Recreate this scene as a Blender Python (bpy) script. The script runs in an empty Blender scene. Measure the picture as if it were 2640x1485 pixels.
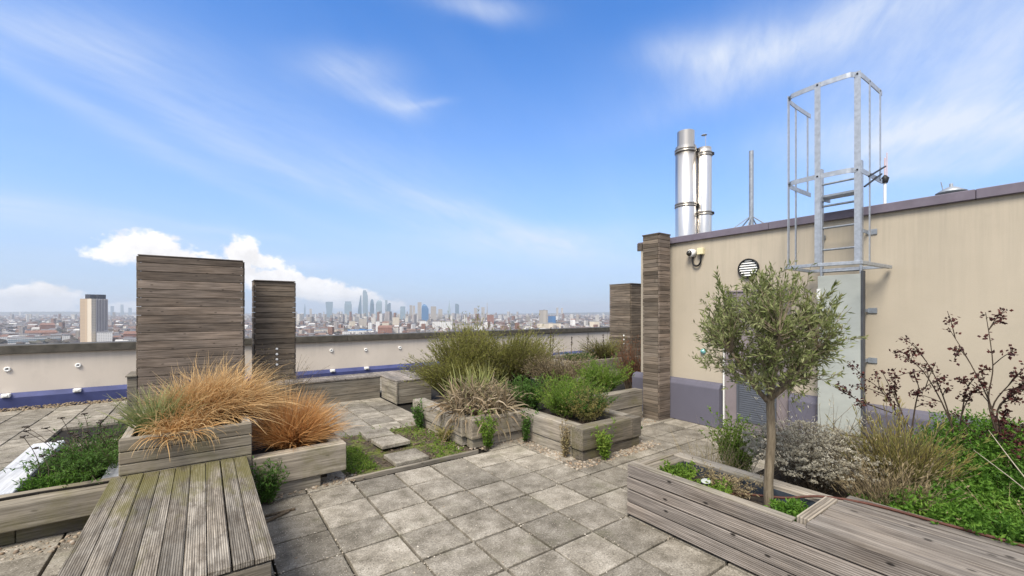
import bpy, math, random
import numpy as np
from mathutils import Vector, Matrix
random.seed(7); RS = np.random.RandomState(11)
sc = bpy.context.scene
COL = sc.collection
R = math.radians
YAW = R(36.0); CAMH = 1.7; F = 1095.0; HOR = 805.0
CY, SY = math.cos(YAW), math.sin(YAW)

# ------------------------------------------------------------------ mesh helpers
class Geo:
    """collects shapes; build() links them as one mesh object with a per-shape random value 'rnd' and a 0..1 'tip' value"""
    def __init__(s): s.V = []; s.F = []; s.r = []; s.t = []; s.n = 0; s.sm = []
    def add(s, V, Fs, rnd=None, tip=None, smooth=False):
        V = np.asarray(V, float).reshape(-1, 3); n = len(V)
        if rnd is None: rnd = random.random()
        s.V.append(V); s.r.append(np.broadcast_to(np.asarray(rnd, float), (n,)))
        s.t.append(np.zeros(n) if tip is None else np.broadcast_to(np.asarray(tip, float), (n,)))
        if isinstance(Fs, np.ndarray): Fs = [Fs]
        elif Fs and not isinstance(Fs[0], np.ndarray):
            by = {}
            for f in Fs: by.setdefault(len(f), []).append(f)
            Fs = [np.array(v) for v in by.values()]
        for f in Fs:
            s.F.append((f + s.n, smooth))
        s.n += n
    def box(s, x0, y0, z0, x1, y1, z1, rnd=None):
        x0, x1 = min(x0, x1), max(x0, x1); y0, y1 = min(y0, y1), max(y0, y1); z0, z1 = min(z0, z1), max(z0, z1)
        s.add([(x0,y0,z0),(x1,y0,z0),(x1,y1,z0),(x0,y1,z0),(x0,y0,z1),(x1,y0,z1),(x1,y1,z1),(x0,y1,z1)],
              [(0,3,2,1),(4,5,6,7),(0,1,5,4),(1,2,6,5),(2,3,7,6),(3,0,4,7)], rnd)
        return s
    def obox(s, c, sx, sy, sz, rot=0, rnd=None, M=None):
        if M is None: M = Matrix.Rotation(rot, 3, 'Z')
        P = [M @ Vector((a*sx/2, b*sy/2, e*sz/2)) + Vector(c) for e in (-1,1) for a,b in ((-1,-1),(1,-1),(1,1),(-1,1))]
        s.add([tuple(p) for p in P], [(0,3,2,1),(4,5,6,7),(0,1,5,4),(1,2,6,5),(2,3,7,6),(3,0,4,7)], rnd); return s
    def bar(s, a, b, w, h, up=(0,0,1), rnd=None):
        a = Vector(a); b = Vector(b); d = (b-a); L = d.length; d.normalize(); u = Vector(up)
        if abs(d.dot(u)) > .99: u = Vector((1,0,0))
        x = d.cross(u).normalized(); z = x.cross(d)
        P = [q + x*(i*w/2) + z*(j*h/2) for q in (a, b) for i,j in ((-1,-1),(1,-1),(1,1),(-1,1))]
        s.add([tuple(p) for p in P], [(0,3,2,1),(4,5,6,7),(0,1,5,4),(1,2,6,5),(2,3,7,6),(3,0,4,7)], rnd); return s
    def tube(s, pts, rad, n=8, rnd=None, cap=True, tip=None):
        pts = [Vector(p) for p in pts]; m = len(pts)
        if not hasattr(rad, '__len__'): rad = [rad]*m
        V = []; T = []; x = None
        for i, p in enumerate(pts):
            d = (pts[min(i+1, m-1)] - pts[max(i-1, 0)]).normalized()
            if x is None: x = d.orthogonal().normalized()
            x = (x - d*x.dot(d)).normalized(); y = d.cross(x)
            for k in range(n):
                a = 2*math.pi*k/n; V.append(tuple(p + (x*math.cos(a) + y*math.sin(a))*rad[i]))
                T.append(i/(m-1) if tip is None else tip)
        Fc = [(i*n+k, i*n+(k+1)%n, (i+1)*n+(k+1)%n, (i+1)*n+k) for i in range(m-1) for k in range(n)]
        s.add(V, Fc, rnd, T, smooth=True)
        if cap and n > 3:
            s.add(V[:n], [tuple(range(n))[::-1]], rnd, T[:n]); s.add(V[-n:], [tuple(range(n))], rnd, T[-n:])
        return s
    def lathe(s, c, axis, prof, n=24, rnd=None, smooth=True):
        """prof: list of (radius, offset along axis)"""
        ax = Vector(axis).normalized(); x = ax.orthogonal().normalized(); y = ax.cross(x); c = Vector(c)
        V = [tuple(c + ax*h + (x*math.cos(2*math.pi*k/n) + y*math.sin(2*math.pi*k/n))*r) for r, h in prof for k in range(n)]
        Fc = [(i*n+k, i*n+(k+1)%n, (i+1)*n+(k+1)%n, (i+1)*n+k) for i in range(len(prof)-1) for k in range(n)]
        s.add(V, Fc, rnd, None, smooth); return s
    def prism(s, poly, z0, z1, rnd=None):
        n = len(poly)
        s.add([(x,y,z0) for x,y in poly]+[(x,y,z1) for x,y in poly],
              [tuple(range(n))[::-1], tuple(range(n,2*n))]+[(i,(i+1)%n,n+(i+1)%n,n+i) for i in range(n)], rnd); return s
    def build(s, name, mat, parent=None, bevel=0, kind=None, seg=1):
        V = np.concatenate(s.V); 
        if parent is not None:
            pl = np.array(parent.matrix_basis.translation) 
            if parent.parent is not None: pl = pl + np.array(parent.parent.matrix_basis.translation)
            V = V - pl
        me = bpy.data.meshes.new(name)
        nl = sum(f.size for f, _ in s.F); nf = sum(len(f) for f, _ in s.F)
        me.vertices.add(len(V)); me.vertices.foreach_set('co', V.ravel())
        me.loops.add(nl); me.loops.foreach_set('vertex_index', np.concatenate([f.ravel() for f, _ in s.F]).astype(np.int32))
        tot = np.concatenate([np.full(len(f), f.shape[1]) for f, _ in s.F]); st = np.concatenate([[0], np.cumsum(tot)[:-1]])
        me.polygons.add(nf); me.polygons.foreach_set('loop_start', st.astype(np.int32))
        me.polygons.foreach_set('use_smooth', np.concatenate([np.full(len(f), sm) for f, sm in s.F]))
        for nm, dat in (('rnd', s.r), ('tip', s.t)):
            a = me.attributes.new(nm, 'FLOAT', 'POINT'); a.data.foreach_set('value', np.concatenate(dat).astype(np.float32))
        me.update(calc_edges=True); me.validate()
        me.materials.append(mat)
        o = bpy.data.objects.new(name, me); COL.objects.link(o)
        if parent is not None: o.parent = parent
        if bevel:
            b = o.modifiers.new('bevel', 'BEVEL'); b.width = bevel; b.segments = seg; b.limit_method = 'ANGLE'
        if kind: o['kind'] = kind
        return o

def thing(name, label, cat, loc=(0,0,0), group=None):
    o = bpy.data.objects.new(name, None); COL.objects.link(o); o.location = loc; o.empty_display_size = .1
    o['label'] = label; o['category'] = cat
    if group: o['group'] = group
    return o
def tag(o, label, cat, group=None):
    o['label'] = label; o['category'] = cat
    if group: o['group'] = group
    return o

# ------------------------------------------------------------------ materials
class NT:
    def __init__(s, tree): s.t = tree
    def n(s, typ, *ins, **props):
        nd = s.t.nodes.new('ShaderNode'+typ)
        named = props.pop('I', {})
        for k, v in props.items(): setattr(nd, k, v)
        for i, v in enumerate(ins):
            if v is not None: s.set(nd.inputs[i], v)
        for k, v in named.items(): s.set(nd.inputs[k], v)
        return nd
    def set(s, sock, v):
        if hasattr(v, 'is_output'): s.t.links.new(v, sock)
        elif hasattr(v, 'outputs'): s.t.links.new(v.outputs[0], sock)
        else:
            if isinstance(v, (tuple, list)) and len(v) == 3 and sock.type == 'RGBA': v = (*v, 1)
            sock.default_value = v
    def m(s, op, a, b=None, c=None, clamp=False):
        nd = s.n('Math', operation=op, use_clamp=clamp)
        for i, v in enumerate((a, b, c)):
            if v is not None: s.set(nd.inputs[i], v)
        return nd.outputs[0]
    def vm(s, op, a, b=None):
        nd = s.n('VectorMath', operation=op)
        s.set(nd.inputs[0], a)
        if b is not None: s.set(nd.inputs[1], b)
        return nd.outputs[0]
    def ramp(s, fac, stops, interp='LINEAR'):
        nd = s.n('ValToRGB'); s.set(nd.inputs[0], fac); cr = nd.color_ramp; cr.interpolation = interp
        while len(cr.elements) < len(stops): cr.elements.new(.5)
        for e, (p, c) in zip(cr.elements, stops):
            e.position = p; e.color = (c, c, c, 1) if not isinstance(c, (tuple, list)) else (*c, 1)
        return nd.outputs[0]
    def mix(s, fac, a, b, mode='MIX'):
        nd = s.n('Mix', data_type='RGBA', blend_type=mode, clamp_factor=True)
        s.set(nd.inputs[0], fac); s.set(nd.inputs[6], a); s.set(nd.inputs[7], b); return nd.outputs[2]
    def noise(s, vec, scale, detail=4, rough=.55, dist=0):
        nd = s.n('TexNoise'); 
        if vec is not None: s.set(nd.inputs['Vector'], vec)
        nd.inputs['Scale'].default_value = scale; nd.inputs['Detail'].default_value = detail
        nd.inputs['Roughness'].default_value = rough; nd.inputs['Distortion'].default_value = dist
        return nd.outputs[0]
    def voro(s, vec, scale, feature='F1', out=0, rand=1):
        nd = s.n('TexVoronoi', feature=feature); s.set(nd.inputs['Vector'], vec); nd.inputs['Scale'].default_value = scale
        nd.inputs['Randomness'].default_value = rand
        return nd.outputs[out]
    def attr(s, name): return s.n('Attribute', attribute_name=name).outputs['Fac']
    def scl(s, vec, sx, sy, sz):
        nd = s.n('Mapping'); s.set(nd.inputs[0], vec); nd.inputs['Scale'].default_value = (sx, sy, sz); return nd.outputs[0]

def newmat(name):
    m = bpy.data.materials.new(name); m.use_nodes = True; m.node_tree.nodes.clear(); return m, NT(m.node_tree)
def finish(nt, col, rough=.8, metal=0, bump=None, bstr=.3, bdist=.01, spec=.3, extra=None, alpha=None):
    p = nt.n('BsdfPrincipled'); nt.set(p.inputs['Base Color'], col); nt.set(p.inputs['Roughness'], rough)
    nt.set(p.inputs['Metallic'], metal); nt.set(p.inputs['Specular IOR Level'], spec)
    if bump is not None:
        b = nt.n('Bump'); b.inputs['Strength'].default_value = bstr; b.inputs['Distance'].default_value = bdist
        nt.set(b.inputs['Height'], bump); nt.t.links.new(b.outputs[0], p.inputs['Normal'])
    sh = p.outputs[0]
    if extra is not None: sh = extra(p)
    o = nt.n('OutputMaterial'); nt.t.links.new(sh, o.inputs[0])
def objco(nt): return nt.n('TexCoord').outputs['Object']

def wood(name, axis, dark, light, groove=None, gaxis=2, moss=0, vary=.5, knot=.5, mossy=None, gstr=1.):
    m, nt = newmat(name)
    co = objco(nt); r = nt.attr('rnd')
    off = nt.vm('ADD', co, nt.n('CombineXYZ', nt.m('MULTIPLY', r, 37.), nt.m('MULTIPLY', r, 71.), nt.m('MULTIPLY', r, 53.)).outputs[0])
    s = [52.]*3; s[axis] = 2.0; g = nt.noise(nt.scl(off, *s), 1, 6, .68)
    s = [110.]*3; s[axis] = 4.; g2 = nt.noise(nt.scl(off, *s), 1, 3, .6)
    s = [5.]*3; s[axis] = 1.3; bl = nt.noise(nt.scl(off, *s), 1, 4, .6)
    gg = nt.m('ADD', nt.m('MULTIPLY', g, .7), nt.m('MULTIPLY', g2, .3))
    c = nt.ramp(gg, [(.34, dark), (.50, tuple((a*.9+b*1.1)/2 for a, b in zip(dark, light))), (.66, light)])
    k = nt.m('ADD', nt.m('MULTIPLY', r, vary), 1-vary/2)
    k = nt.m('MULTIPLY', k, nt.ramp(bl, [(.32, .66), (.5, .97), (.68, 1.2)]))
    c = nt.mix(1, c, nt.n('CombineXYZ', k, k, k).outputs[0], 'MULTIPLY')
    # weathering differs in hue from board to board
    c = nt.mix(nt.ramp(nt.noise(off, 1.7, 3), [(.42, 0.), (.68, .45)]), c, nt.mix(1, c, (1.07, .98, .87), 'MULTIPLY'))
    if knot:
        ax2 = gaxis if groove else (2 if axis == 0 else 0)
        SO = nt.n('SeparateXYZ', off); kv = nt.n('TexVoronoi', feature='F1', voronoi_dimensions='2D'); kv.inputs['Scale'].default_value = 1
        nt.set(kv.inputs['Vector'], nt.n('CombineXYZ', nt.m('MULTIPLY', SO.outputs[axis], 2.8), nt.m('MULTIPLY', SO.outputs[ax2], 6.5), 0.).outputs[0])
        kr = nt.m('GREATER_THAN', nt.n('SeparateColor', kv.outputs[1]).outputs[0], .30)
        c = nt.mix(nt.m('MULTIPLY', nt.ramp(kv.outputs[0], [(.035, min(1., knot)), (.07, 0.)]), kr), c, tuple(a*.3 for a in dark))
    h = gg
    if groove:
        q = nt.n('SeparateXYZ', co).outputs[gaxis]
        f = nt.m('PINGPONG', q, groove/2); f = nt.m('DIVIDE', f, groove/2)
        w = nt.noise(nt.scl(off, 4, 4, 4), 1, 3)
        mask = nt.ramp(f, [(.22, 0.), (.5, 1.)])
        c = nt.mix(nt.m('MULTIPLY', nt.m('SUBTRACT', 1., mask), nt.m('MULTIPLY', nt.m('ADD', nt.m('MULTIPLY', w, .7), .35), gstr)), c, nt.mix(1, c, (.33, .31, .30), 'MULTIPLY'))
        h = nt.m('ADD', nt.m('MULTIPLY', gg, .4), mask)
    if moss:
        z = nt.noise(co, 2.6, 5, .7)
        c = nt.mix(nt.m('MULTIPLY', nt.ramp(z, [(.50, 0.), (.66, 1.)]), moss), c, (.13, .12, .035))
    if mossy:   # a band of moss that has grown towards one end of the boards (local y from, to)
        y = nt.n('SeparateXYZ', co).outputs[1]; z = nt.noise(nt.scl(co, 9, 2.2, 9), 1, 5, .7)
        c = nt.mix(nt.ramp(nt.noise(nt.scl(off, 16, 4.5, 9), 1, 6, .75), [(.46, 0.), (.66, .75)]), c, (.080,.064,.048))
        up = nt.ramp(nt.m('DIVIDE', nt.m('SUBTRACT', y, mossy[0]), mossy[1]-mossy[0]), [(0., 0.), (1., .34)])
        c = nt.mix(nt.m('MULTIPLY', nt.ramp(nt.m('ADD', z, up), [(.60, 0.), (.80, 1.)]), .7), c, (.125,.115,.035))
    finish(nt, c, .85, bump=h, bstr=.8, bdist=.004, spec=.15)
    return m

GD, GL = (.075, .066, .052), (.31, .28, .232)
W = {}
W['deck'] = wood('deck_boards_grey', 1, (.078,.067,.055), (.40,.365,.31), groove=.0105, gaxis=0, vary=.5, knot=.3, mossy=(-.3, 1.05))
W['seatY'] = wood('bench_boards_long', 1, (.09,.078,.072), (.39,.355,.318), groove=.014, gaxis=0, vary=.6, knot=.8, gstr=.55)
W['faceY'] = wood('bench_face_grooved', 1, (.105,.091,.082), (.37,.33,.298), groove=.0125, gaxis=2, vary=.5, knot=1., gstr=.5)
W['faceX'] = wood('board_face_along_x', 0, GD, GL, vary=.4, knot=.4)
W['boxX'] = wood('raised_box_boards', 0, (.078,.068,.052), (.275,.245,.198), vary=.35, knot=.4, moss=.35)
W['sleepX'] = wood('sleeper_along_x', 0, (.10,.087,.07), (.35,.315,.262), vary=.35, knot=.45, moss=.4)
W['sleepXd'] = wood('sleeper_darker', 0, (.045,.039,.032), (.21,.188,.155), vary=.4, knot=.45, moss=.4)  # same sleeper wood in a darker tone
W['sleepY'] = wood('sleeper_along_y', 1, (.12,.105,.088), (.42,.385,.33), vary=.35, knot=.45, moss=.28)
W['palesleepY'] = wood('sleeper_sky_sheen', 1, (.34,.35,.38), (.62,.65,.70), vary=.2, knot=0)  # sky reflected on wet timber, put into the pale wood colour
W['panelX'] = wood('screen_boards_dark', 0, (.060,.048,.040), (.245,.200,.165), vary=.55, knot=.6)
W['panelX2'] = wood('screen_boards_weathered', 0, (.052,.042,.034), (.21,.172,.135), vary=.6, knot=.3)
W['panelY'] = wood('screen_boards_side', 1, (.066,.054,.044), (.225,.187,.150), vary=.7, knot=.3)
W['panelYd'] = wood('screen_cap_boards', 0, (.05,.043,.038), (.15,.13,.115), vary=.4, knot=0)
W['trim'] = wood('trim_board_end', 0, (.11,.095,.08), (.36,.32,.265), groove=.02, gaxis=1, vary=.3, knot=0, gstr=.6)

def mat_paver():
    m, nt = newmat('concrete_paver'); co = objco(nt); r = nt.attr('rnd')
    off = nt.vm('ADD', co, nt.n('CombineXYZ', nt.m('MULTIPLY', r, 91.), nt.m('MULTIPLY', r, 47.), 0.).outputs[0])
    b = nt.noise(off, 5.5, 6, .68); fi = nt.noise(off, 75, 4, .8); lg = nt.noise(co, 1.1, 3, .5)
    c = nt.ramp(b, [(.32, (.14,.124,.098)), (.5, (.25,.225,.185)), (.68, (.365,.335,.285))])
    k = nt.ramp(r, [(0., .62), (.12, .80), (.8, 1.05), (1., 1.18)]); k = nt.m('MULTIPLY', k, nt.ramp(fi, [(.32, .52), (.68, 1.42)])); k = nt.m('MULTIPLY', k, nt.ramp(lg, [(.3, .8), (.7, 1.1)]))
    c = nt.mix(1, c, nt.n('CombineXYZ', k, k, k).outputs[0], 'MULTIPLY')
    v = nt.n('TexVoronoi', feature='F1'); nt.set(v.inputs['Vector'], off); v.inputs['Scale'].default_value = 75
    sp = nt.m('MULTIPLY', nt.m('LESS_THAN', v.outputs[0], .22), nt.m('GREATER_THAN', nt.n('SeparateColor', v.outputs[1]).outputs[0], .72))
    c = nt.mix(nt.m('MULTIPLY', sp, .75), c, (.52,.48,.42))
    v2 = nt.voro(off, 34, out=0); c = nt.mix(nt.m('MULTIPLY', nt.m('LESS_THAN', v2, .16), .6), c, (.06,.052,.042))
    gz = nt.noise(co, 2.3, 4, .7); c = nt.mix(nt.ramp(gz, [(.56, 0.), (.75, .4)]), c, (.13,.13,.075))
    finish(nt, c, .9, bump=nt.m('ADD', b, fi), bstr=.5, bdist=.004, spec=.2); return m
M_paver = mat_paver()

def simple(name, col, rough=.7, metal=0, nscale=8, amp=.15, bump=0, spec=.3, detail=4, stretch=(1,1,1)):
    m, nt = newmat(name); co = nt.scl(objco(nt), *stretch); n = nt.noise(co, nscale, detail, .6)
    k = nt.ramp(n, [(.3, 1-amp), (.7, 1+amp)])
    c = nt.mix(1, (*col, 1), k, 'MULTIPLY')
    finish(nt, c, rough, metal, bump=n if bump else None, bstr=bump, bdist=.004, spec=spec); return m

def mat_render(name, col, stain=(.45,.43,.36), ztop=2.8, streak=.6, low=None):
    m, nt = newmat(name); co = nt.n('TexCoord').outputs['Object']
    a = nt.noise(co, .9, 5, .6); f = nt.noise(co, 90, 3, .7)
    c = nt.mix(1, (*col, 1), nt.ramp(a, [(.3, .92), (.7, 1.05)]), 'MULTIPLY')
    st = nt.noise(nt.scl(co, 13, 13, .55), 1, 6, .68)
    z = nt.n('SeparateXYZ', co).outputs[2]
    up = nt.ramp(nt.m('DIVIDE', z, ztop), [(.55, 0.), (1., 1.)])
    c = nt.mix(nt.m('MULTIPLY', nt.m('MULTIPLY', nt.ramp(st, [(.42, 0.), (.72, 1.)]), up), streak), c, stain)
    # mottled damp patches
    d = nt.noise(co, 2.2, 6, .7); c = nt.mix(nt.ramp(d, [(.55, 0.), (.8, .25)]), c, stain)
    finish(nt, c, .9, bump=f, bstr=.35, bdist=.003, spec=.15); return m
M_wall = mat_render('cream_render', (.462,.407,.325), stain=(.315,.288,.235))
M_parw = mat_render('parapet_render', (.60,.54,.475), stain=(.33,.31,.27), ztop=1.0, streak=.35)
M_plinth = mat_render('lavender_render', (.128,.124,.160), stain=(.075,.074,.09), ztop=.7, streak=.4)
M_coping = simple('purple_grey_coping', (.155,.135,.17), .55, amp=.12)
M_cap = simple('parapet_cap_metal', (.075,.068,.056), .6, nscale=5, amp=.4, bump=.1)
M_blue = simple('blue_upstand', (.055,.066,.17), .45, nscale=3, amp=.2)
M_white = simple('white_plastic', (.78,.78,.76), .35, amp=.05)
M_cream = simple('cream_plastic', (.72,.66,.42), .45, amp=.06)
M_black = simple('black_rubber', (.012,.012,.013), .5, amp=.2)
M_dome = simple('dark_dome', (.03,.028,.022), .08, amp=.1, spec=.6)
M_galv = simple('galvanised_steel', (.40,.43,.47), .42, .65, nscale=25, amp=.18)
M_galvd = simple('galvanised_dull', (.30,.33,.37), .5, .5, nscale=18, amp=.2)
M_sheet = simple('galvanised_sheet', (.43,.455,.425), .55, .2, nscale=2.2, amp=.10, stretch=(1,1,2.2))
M_steel = simple('stainless_flue', (.68,.655,.62), .32, 1., nscale=6, amp=.07, stretch=(1,1,.3))
M_band = simple('flue_band', (.36,.34,.31), .35, .9, amp=.1)
M_dark = simple('gap_shade', (.07,.075,.085), .6, amp=.2)
M_door = simple('mauve_door', (.215,.185,.195), .6, nscale=4, amp=.12)
M_louv = simple('louvre_grey', (.085,.095,.115), .5, amp=.1)
M_teal = simple('teal_glass', (.16,.36,.35), .12, amp=.1, spec=.6)
M_hose = simple('red_brown_hose', (.085,.032,.022), .55, nscale=30, amp=.3)
M_slab = simple('asphalt_roof', (.09,.088,.085), .9, nscale=12, amp=.3)
M_joint = simple('joint_dirt', (.014,.012,.009), .95, nscale=40, amp=.5, bump=.5)
M_soil = simple('dark_soil', (.045,.035,.026), .95, nscale=28, amp=.55, bump=1.)
M_liner = simple('black_liner', (.035,.045,.06), .6, nscale=20, amp=.4)
M_rednozzle = simple('red_white_rod', (.66,.50,.49), .5, amp=.1)

def mat_mulch():
    m, nt = newmat('mulch_and_moss'); co = objco(nt)
    n = nt.noise(co, 26, 6, .75); g = nt.noise(co, 2.4, 5, .65)
    c = nt.ramp(n, [(.3, (.025,.02,.014)), (.55, (.085,.066,.046)), (.75, (.17,.135,.095))])
    c = nt.mix(nt.ramp(g, [(.44, 0.), (.58, .9)]), c, nt.ramp(n, [(.3, (.045,.065,.012)), (.7, (.19,.22,.04))]))
    finish(nt, c, .95, bump=n, bstr=1, bdist=.02); return m
M_mulch = mat_mulch()

def foliage(name, cols, tipcol=None, trans=.35, rough=.6, tipmix=.8):
    """leaf colours vary from leaf to leaf ('rnd'); dry tips along the blade ('tip')"""
    m, nt = newmat(name); r = nt.attr('rnd')
    n = len(cols); c = nt.ramp(r, [(i/(n-1) if n > 1 else 0, q) for i, q in enumerate(cols)])
    if tipcol is not None:
        c = nt.mix(nt.m('MULTIPLY', nt.m('POWER', nt.attr('tip'), 1.5), tipmix), c, tipcol)
    def ex(p):
        t = nt.n('BsdfTranslucent'); nt.set(t.inputs[0], c); mx = nt.n('MixShader'); mx.inputs[0].default_value = trans
        nt.t.links.new(p.outputs[0], mx.inputs[1]); nt.t.links.new(t.outputs[0], mx.inputs[2]); return mx.outputs[0]
    finish(nt, c, rough, spec=.25, extra=ex if trans else None); return m
def bark(name, d, l):
    m, nt = newmat(name); co = objco(nt); n = nt.noise(nt.scl(co, 60, 60, 9), 1, 5, .65)
    finish(nt, nt.ramp(n, [(.3, d), (.7, l)]), .9, bump=n, bstr=.8, bdist=.006, spec=.15); return m

# ------------------------------------------------------------------ plants
def unit(v): return v/np.maximum(np.linalg.norm(v, axis=-1, keepdims=True), 1e-9)
def rdir(n): return unit(RS.normal(size=(n, 3)))
def dirs(az, el):
    return np.stack([np.cos(el)*np.sin(az), np.cos(el)*np.cos(az), np.sin(el)], -1)
def paths(base, d0, length, droop, segs, wind=(0,0,0), jit=.0):
    """curved polylines: (n, segs+1, 3)"""
    n = len(base); P = [base]; d = d0.copy(); g = np.array([0,0,-1.])
    droop = np.broadcast_to(np.asarray(droop, float), (n,))[:, None]; L = np.broadcast_to(np.asarray(length, float), (n,))[:, None]
    for i in range(segs):
        P.append(P[-1] + d*L/segs)
        d = unit(d + (g*droop + np.array(wind))/segs*(i+1)/segs*2 + (RS.normal(size=(n,3))*jit if jit else 0))
    return np.stack(P, 1)
def ribbons(geo, P, width, rnd=None, taper=.9, belly=0.):
    n, k, _ = P.shape; w = np.broadcast_to(np.asarray(width, float), (n,))
    d = unit(P[:, -1] - P[:, 0]); side = unit(np.cross(d, rdir(n)))
    u = np.linspace(0, 1, k); prof = (1 - taper*u**2) if not belly else np.sin(np.pi*np.clip(u*.93+.05, 0, 1))**.7
    off = side[:, None, :]*(w[:, None]*prof[None, :]/2)[..., None]
    V = np.stack([P - off, P + off], 2).reshape(-1, 3)
    b = (np.arange(n)*k*2)[:, None] + (np.arange(k-1)*2)[None, :]
    Fq = np.stack([b, b+1, b+3, b+2], -1).reshape(-1, 4)
    r = RS.rand(n) if rnd is None else rnd
    geo.add(V, Fq, np.repeat(r, k*2), np.tile(np.repeat(u, 2), n), smooth=True)
def leaves(geo, pos, d, length, width, rnd=None, fold=.25):
    """folded kite leaves"""
    n = len(pos); L = np.broadcast_to(np.asarray(length, float), (n,))[:, None]; w = np.broadcast_to(np.asarray(width, float), (n,))[:, None]
    s = unit(np.cross(d, rdir(n))); u = np.cross(s, d)
    a = pos; t = pos + d*L; m = pos + d*L*.5 - u*w*fold; l = pos + d*L*.45 + s*w/2; r_ = pos + d*L*.45 - s*w/2
    V = np.stack([a, l, t, r_, m], 1).reshape(-1, 3); b = (np.arange(n)*5)[:, None]
    Ft = np.concatenate([b+np.array([0,4,1]), b+np.array([1,4,2]), b+np.array([2,4,3]), b+np.array([3,4,0])], 0)
    r = RS.rand(n) if rnd is None else rnd
    geo.add(V, Ft, np.repeat(r, 5), np.tile([0,.5,1,.5,.5], n))
def along(P, lo, hi, m):
    """m points on each polyline between fractions lo..hi, with tangents"""
    n, k, _ = P.shape; u = lo + (hi-lo)*RS.rand(n, m); x = u*(k-1); i = np.minimum(x.astype(int), k-2); f = (x-i)[..., None]
    a = np.take_along_axis(P, i[..., None].repeat(3, -1), 1); b = np.take_along_axis(P, (i+1)[..., None].repeat(3, -1), 1)
    return (a*(1-f)+b*f).reshape(-1, 3), unit(b-a).reshape(-1, 3), u.reshape(-1)
def disc(n, c, rx, ry):
    a = RS.rand(n)*2*np.pi; r = np.sqrt(RS.rand(n)); return np.stack([c[0]+rx*r*np.cos(a), c[1]+ry*r*np.sin(a), np.full(n, c[2])], -1)

STEM = bark('stem_brown', (.05,.038,.026), (.15,.118,.085))
def tuft(name, label, cat, c, n, length, width, spread, droop, mat, r=.1, wind=(0,0,0), group=None, segs=7, lo=.15, part='blades', az=None, jit=.05):
    t = thing(name, label, cat, c, group); g = Geo()
    base = disc(n, c, r, r); a = RS.rand(n)*2*np.pi if az is None else az[0] + (RS.rand(n)-.5)*az[1]
    el = np.pi/2 - (lo + (spread-lo)*RS.rand(n)**.8)
    P = paths(base, dirs(a, el), length*(.55+.5*RS.rand(n)), droop*(.5+RS.rand(n)), segs, wind, jit)
    ribbons(g, P, width*(.6+.8*RS.rand(n))); g.build(part, mat, t); return t
def bush(name, label, cat, c, rad, nst, lpm, leaf, mat, group=None, droop=.2, up=.7, stemw=.006, lo=.25, ldir=.6, h0=.0, stem=STEM, wind=(0,0,0), rough=.12, sub=0, parent=None):
    """many stems fan out of the base; leaves along them"""
    t = parent or thing(name, label, cat, c, group); g = Geo(); gl = Geo()
    base = disc(nst, (c[0], c[1], c[2]+h0), rad[0]*.35, rad[1]*.35)
    # end points spread over a lumpy dome
    a = RS.rand(nst)*2*np.pi; rr = np.sqrt(RS.rand(nst)); lump = 1 + .22*np.sin(a*3+c[0]*9) + .14*np.sin(a*7+c[1]*5) + RS.normal(size=nst)*rough
    hz = np.sqrt(np.clip(1-rr**2*up, .05, 1))
    end = np.stack([c[0]+rad[0]*rr*np.cos(a)*lump, c[1]+rad[1]*rr*np.sin(a)*lump, c[2]+rad[2]*hz*lump*(.72+.34*RS.rand(nst))], -1)
    d = end - base; L = np.linalg.norm(d, axis=1)
    P = paths(base, unit(unit(d)+np.array([0,0,.25])), L*1.04, droop, 6, wind, .07)
    ribbons(g, P, stemw, taper=.6)
    if sub:
        p, tn, u = along(P, .3, .95, sub); dd = unit(tn + rdir(len(p))*.7); S = paths(p, dd, .18*rad[2]+.06, droop, 3, wind, .05)
        ribbons(g, S, stemw*.6); P2 = np.concatenate([P[:, ::2], S], 0)
        p, tn, u = along(P2, lo, 1, lpm)
    else:
        p, tn, u = along(P, lo, 1, lpm)
    dd = unit(tn*(1-ldir) + rdir(len(p))*ldir)
    # neighbouring leaves share a tone, so light and dark clumps show
    tone = .5+.5*np.sin(p[:,0]*11+p[:,2]*7+c[1])*np.sin(p[:,1]*13+p[:,2]*9)
    leaves(gl, p, dd, leaf[0]*(.6+.8*RS.rand(len(p))), leaf[1]*(.7+.6*RS.rand(len(p))), np.clip(tone*.5+RS.rand(len(p))*.5, 0, 1))
    g.build('stems', stem, t); gl.build('leaves', mat, t); return t

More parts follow.
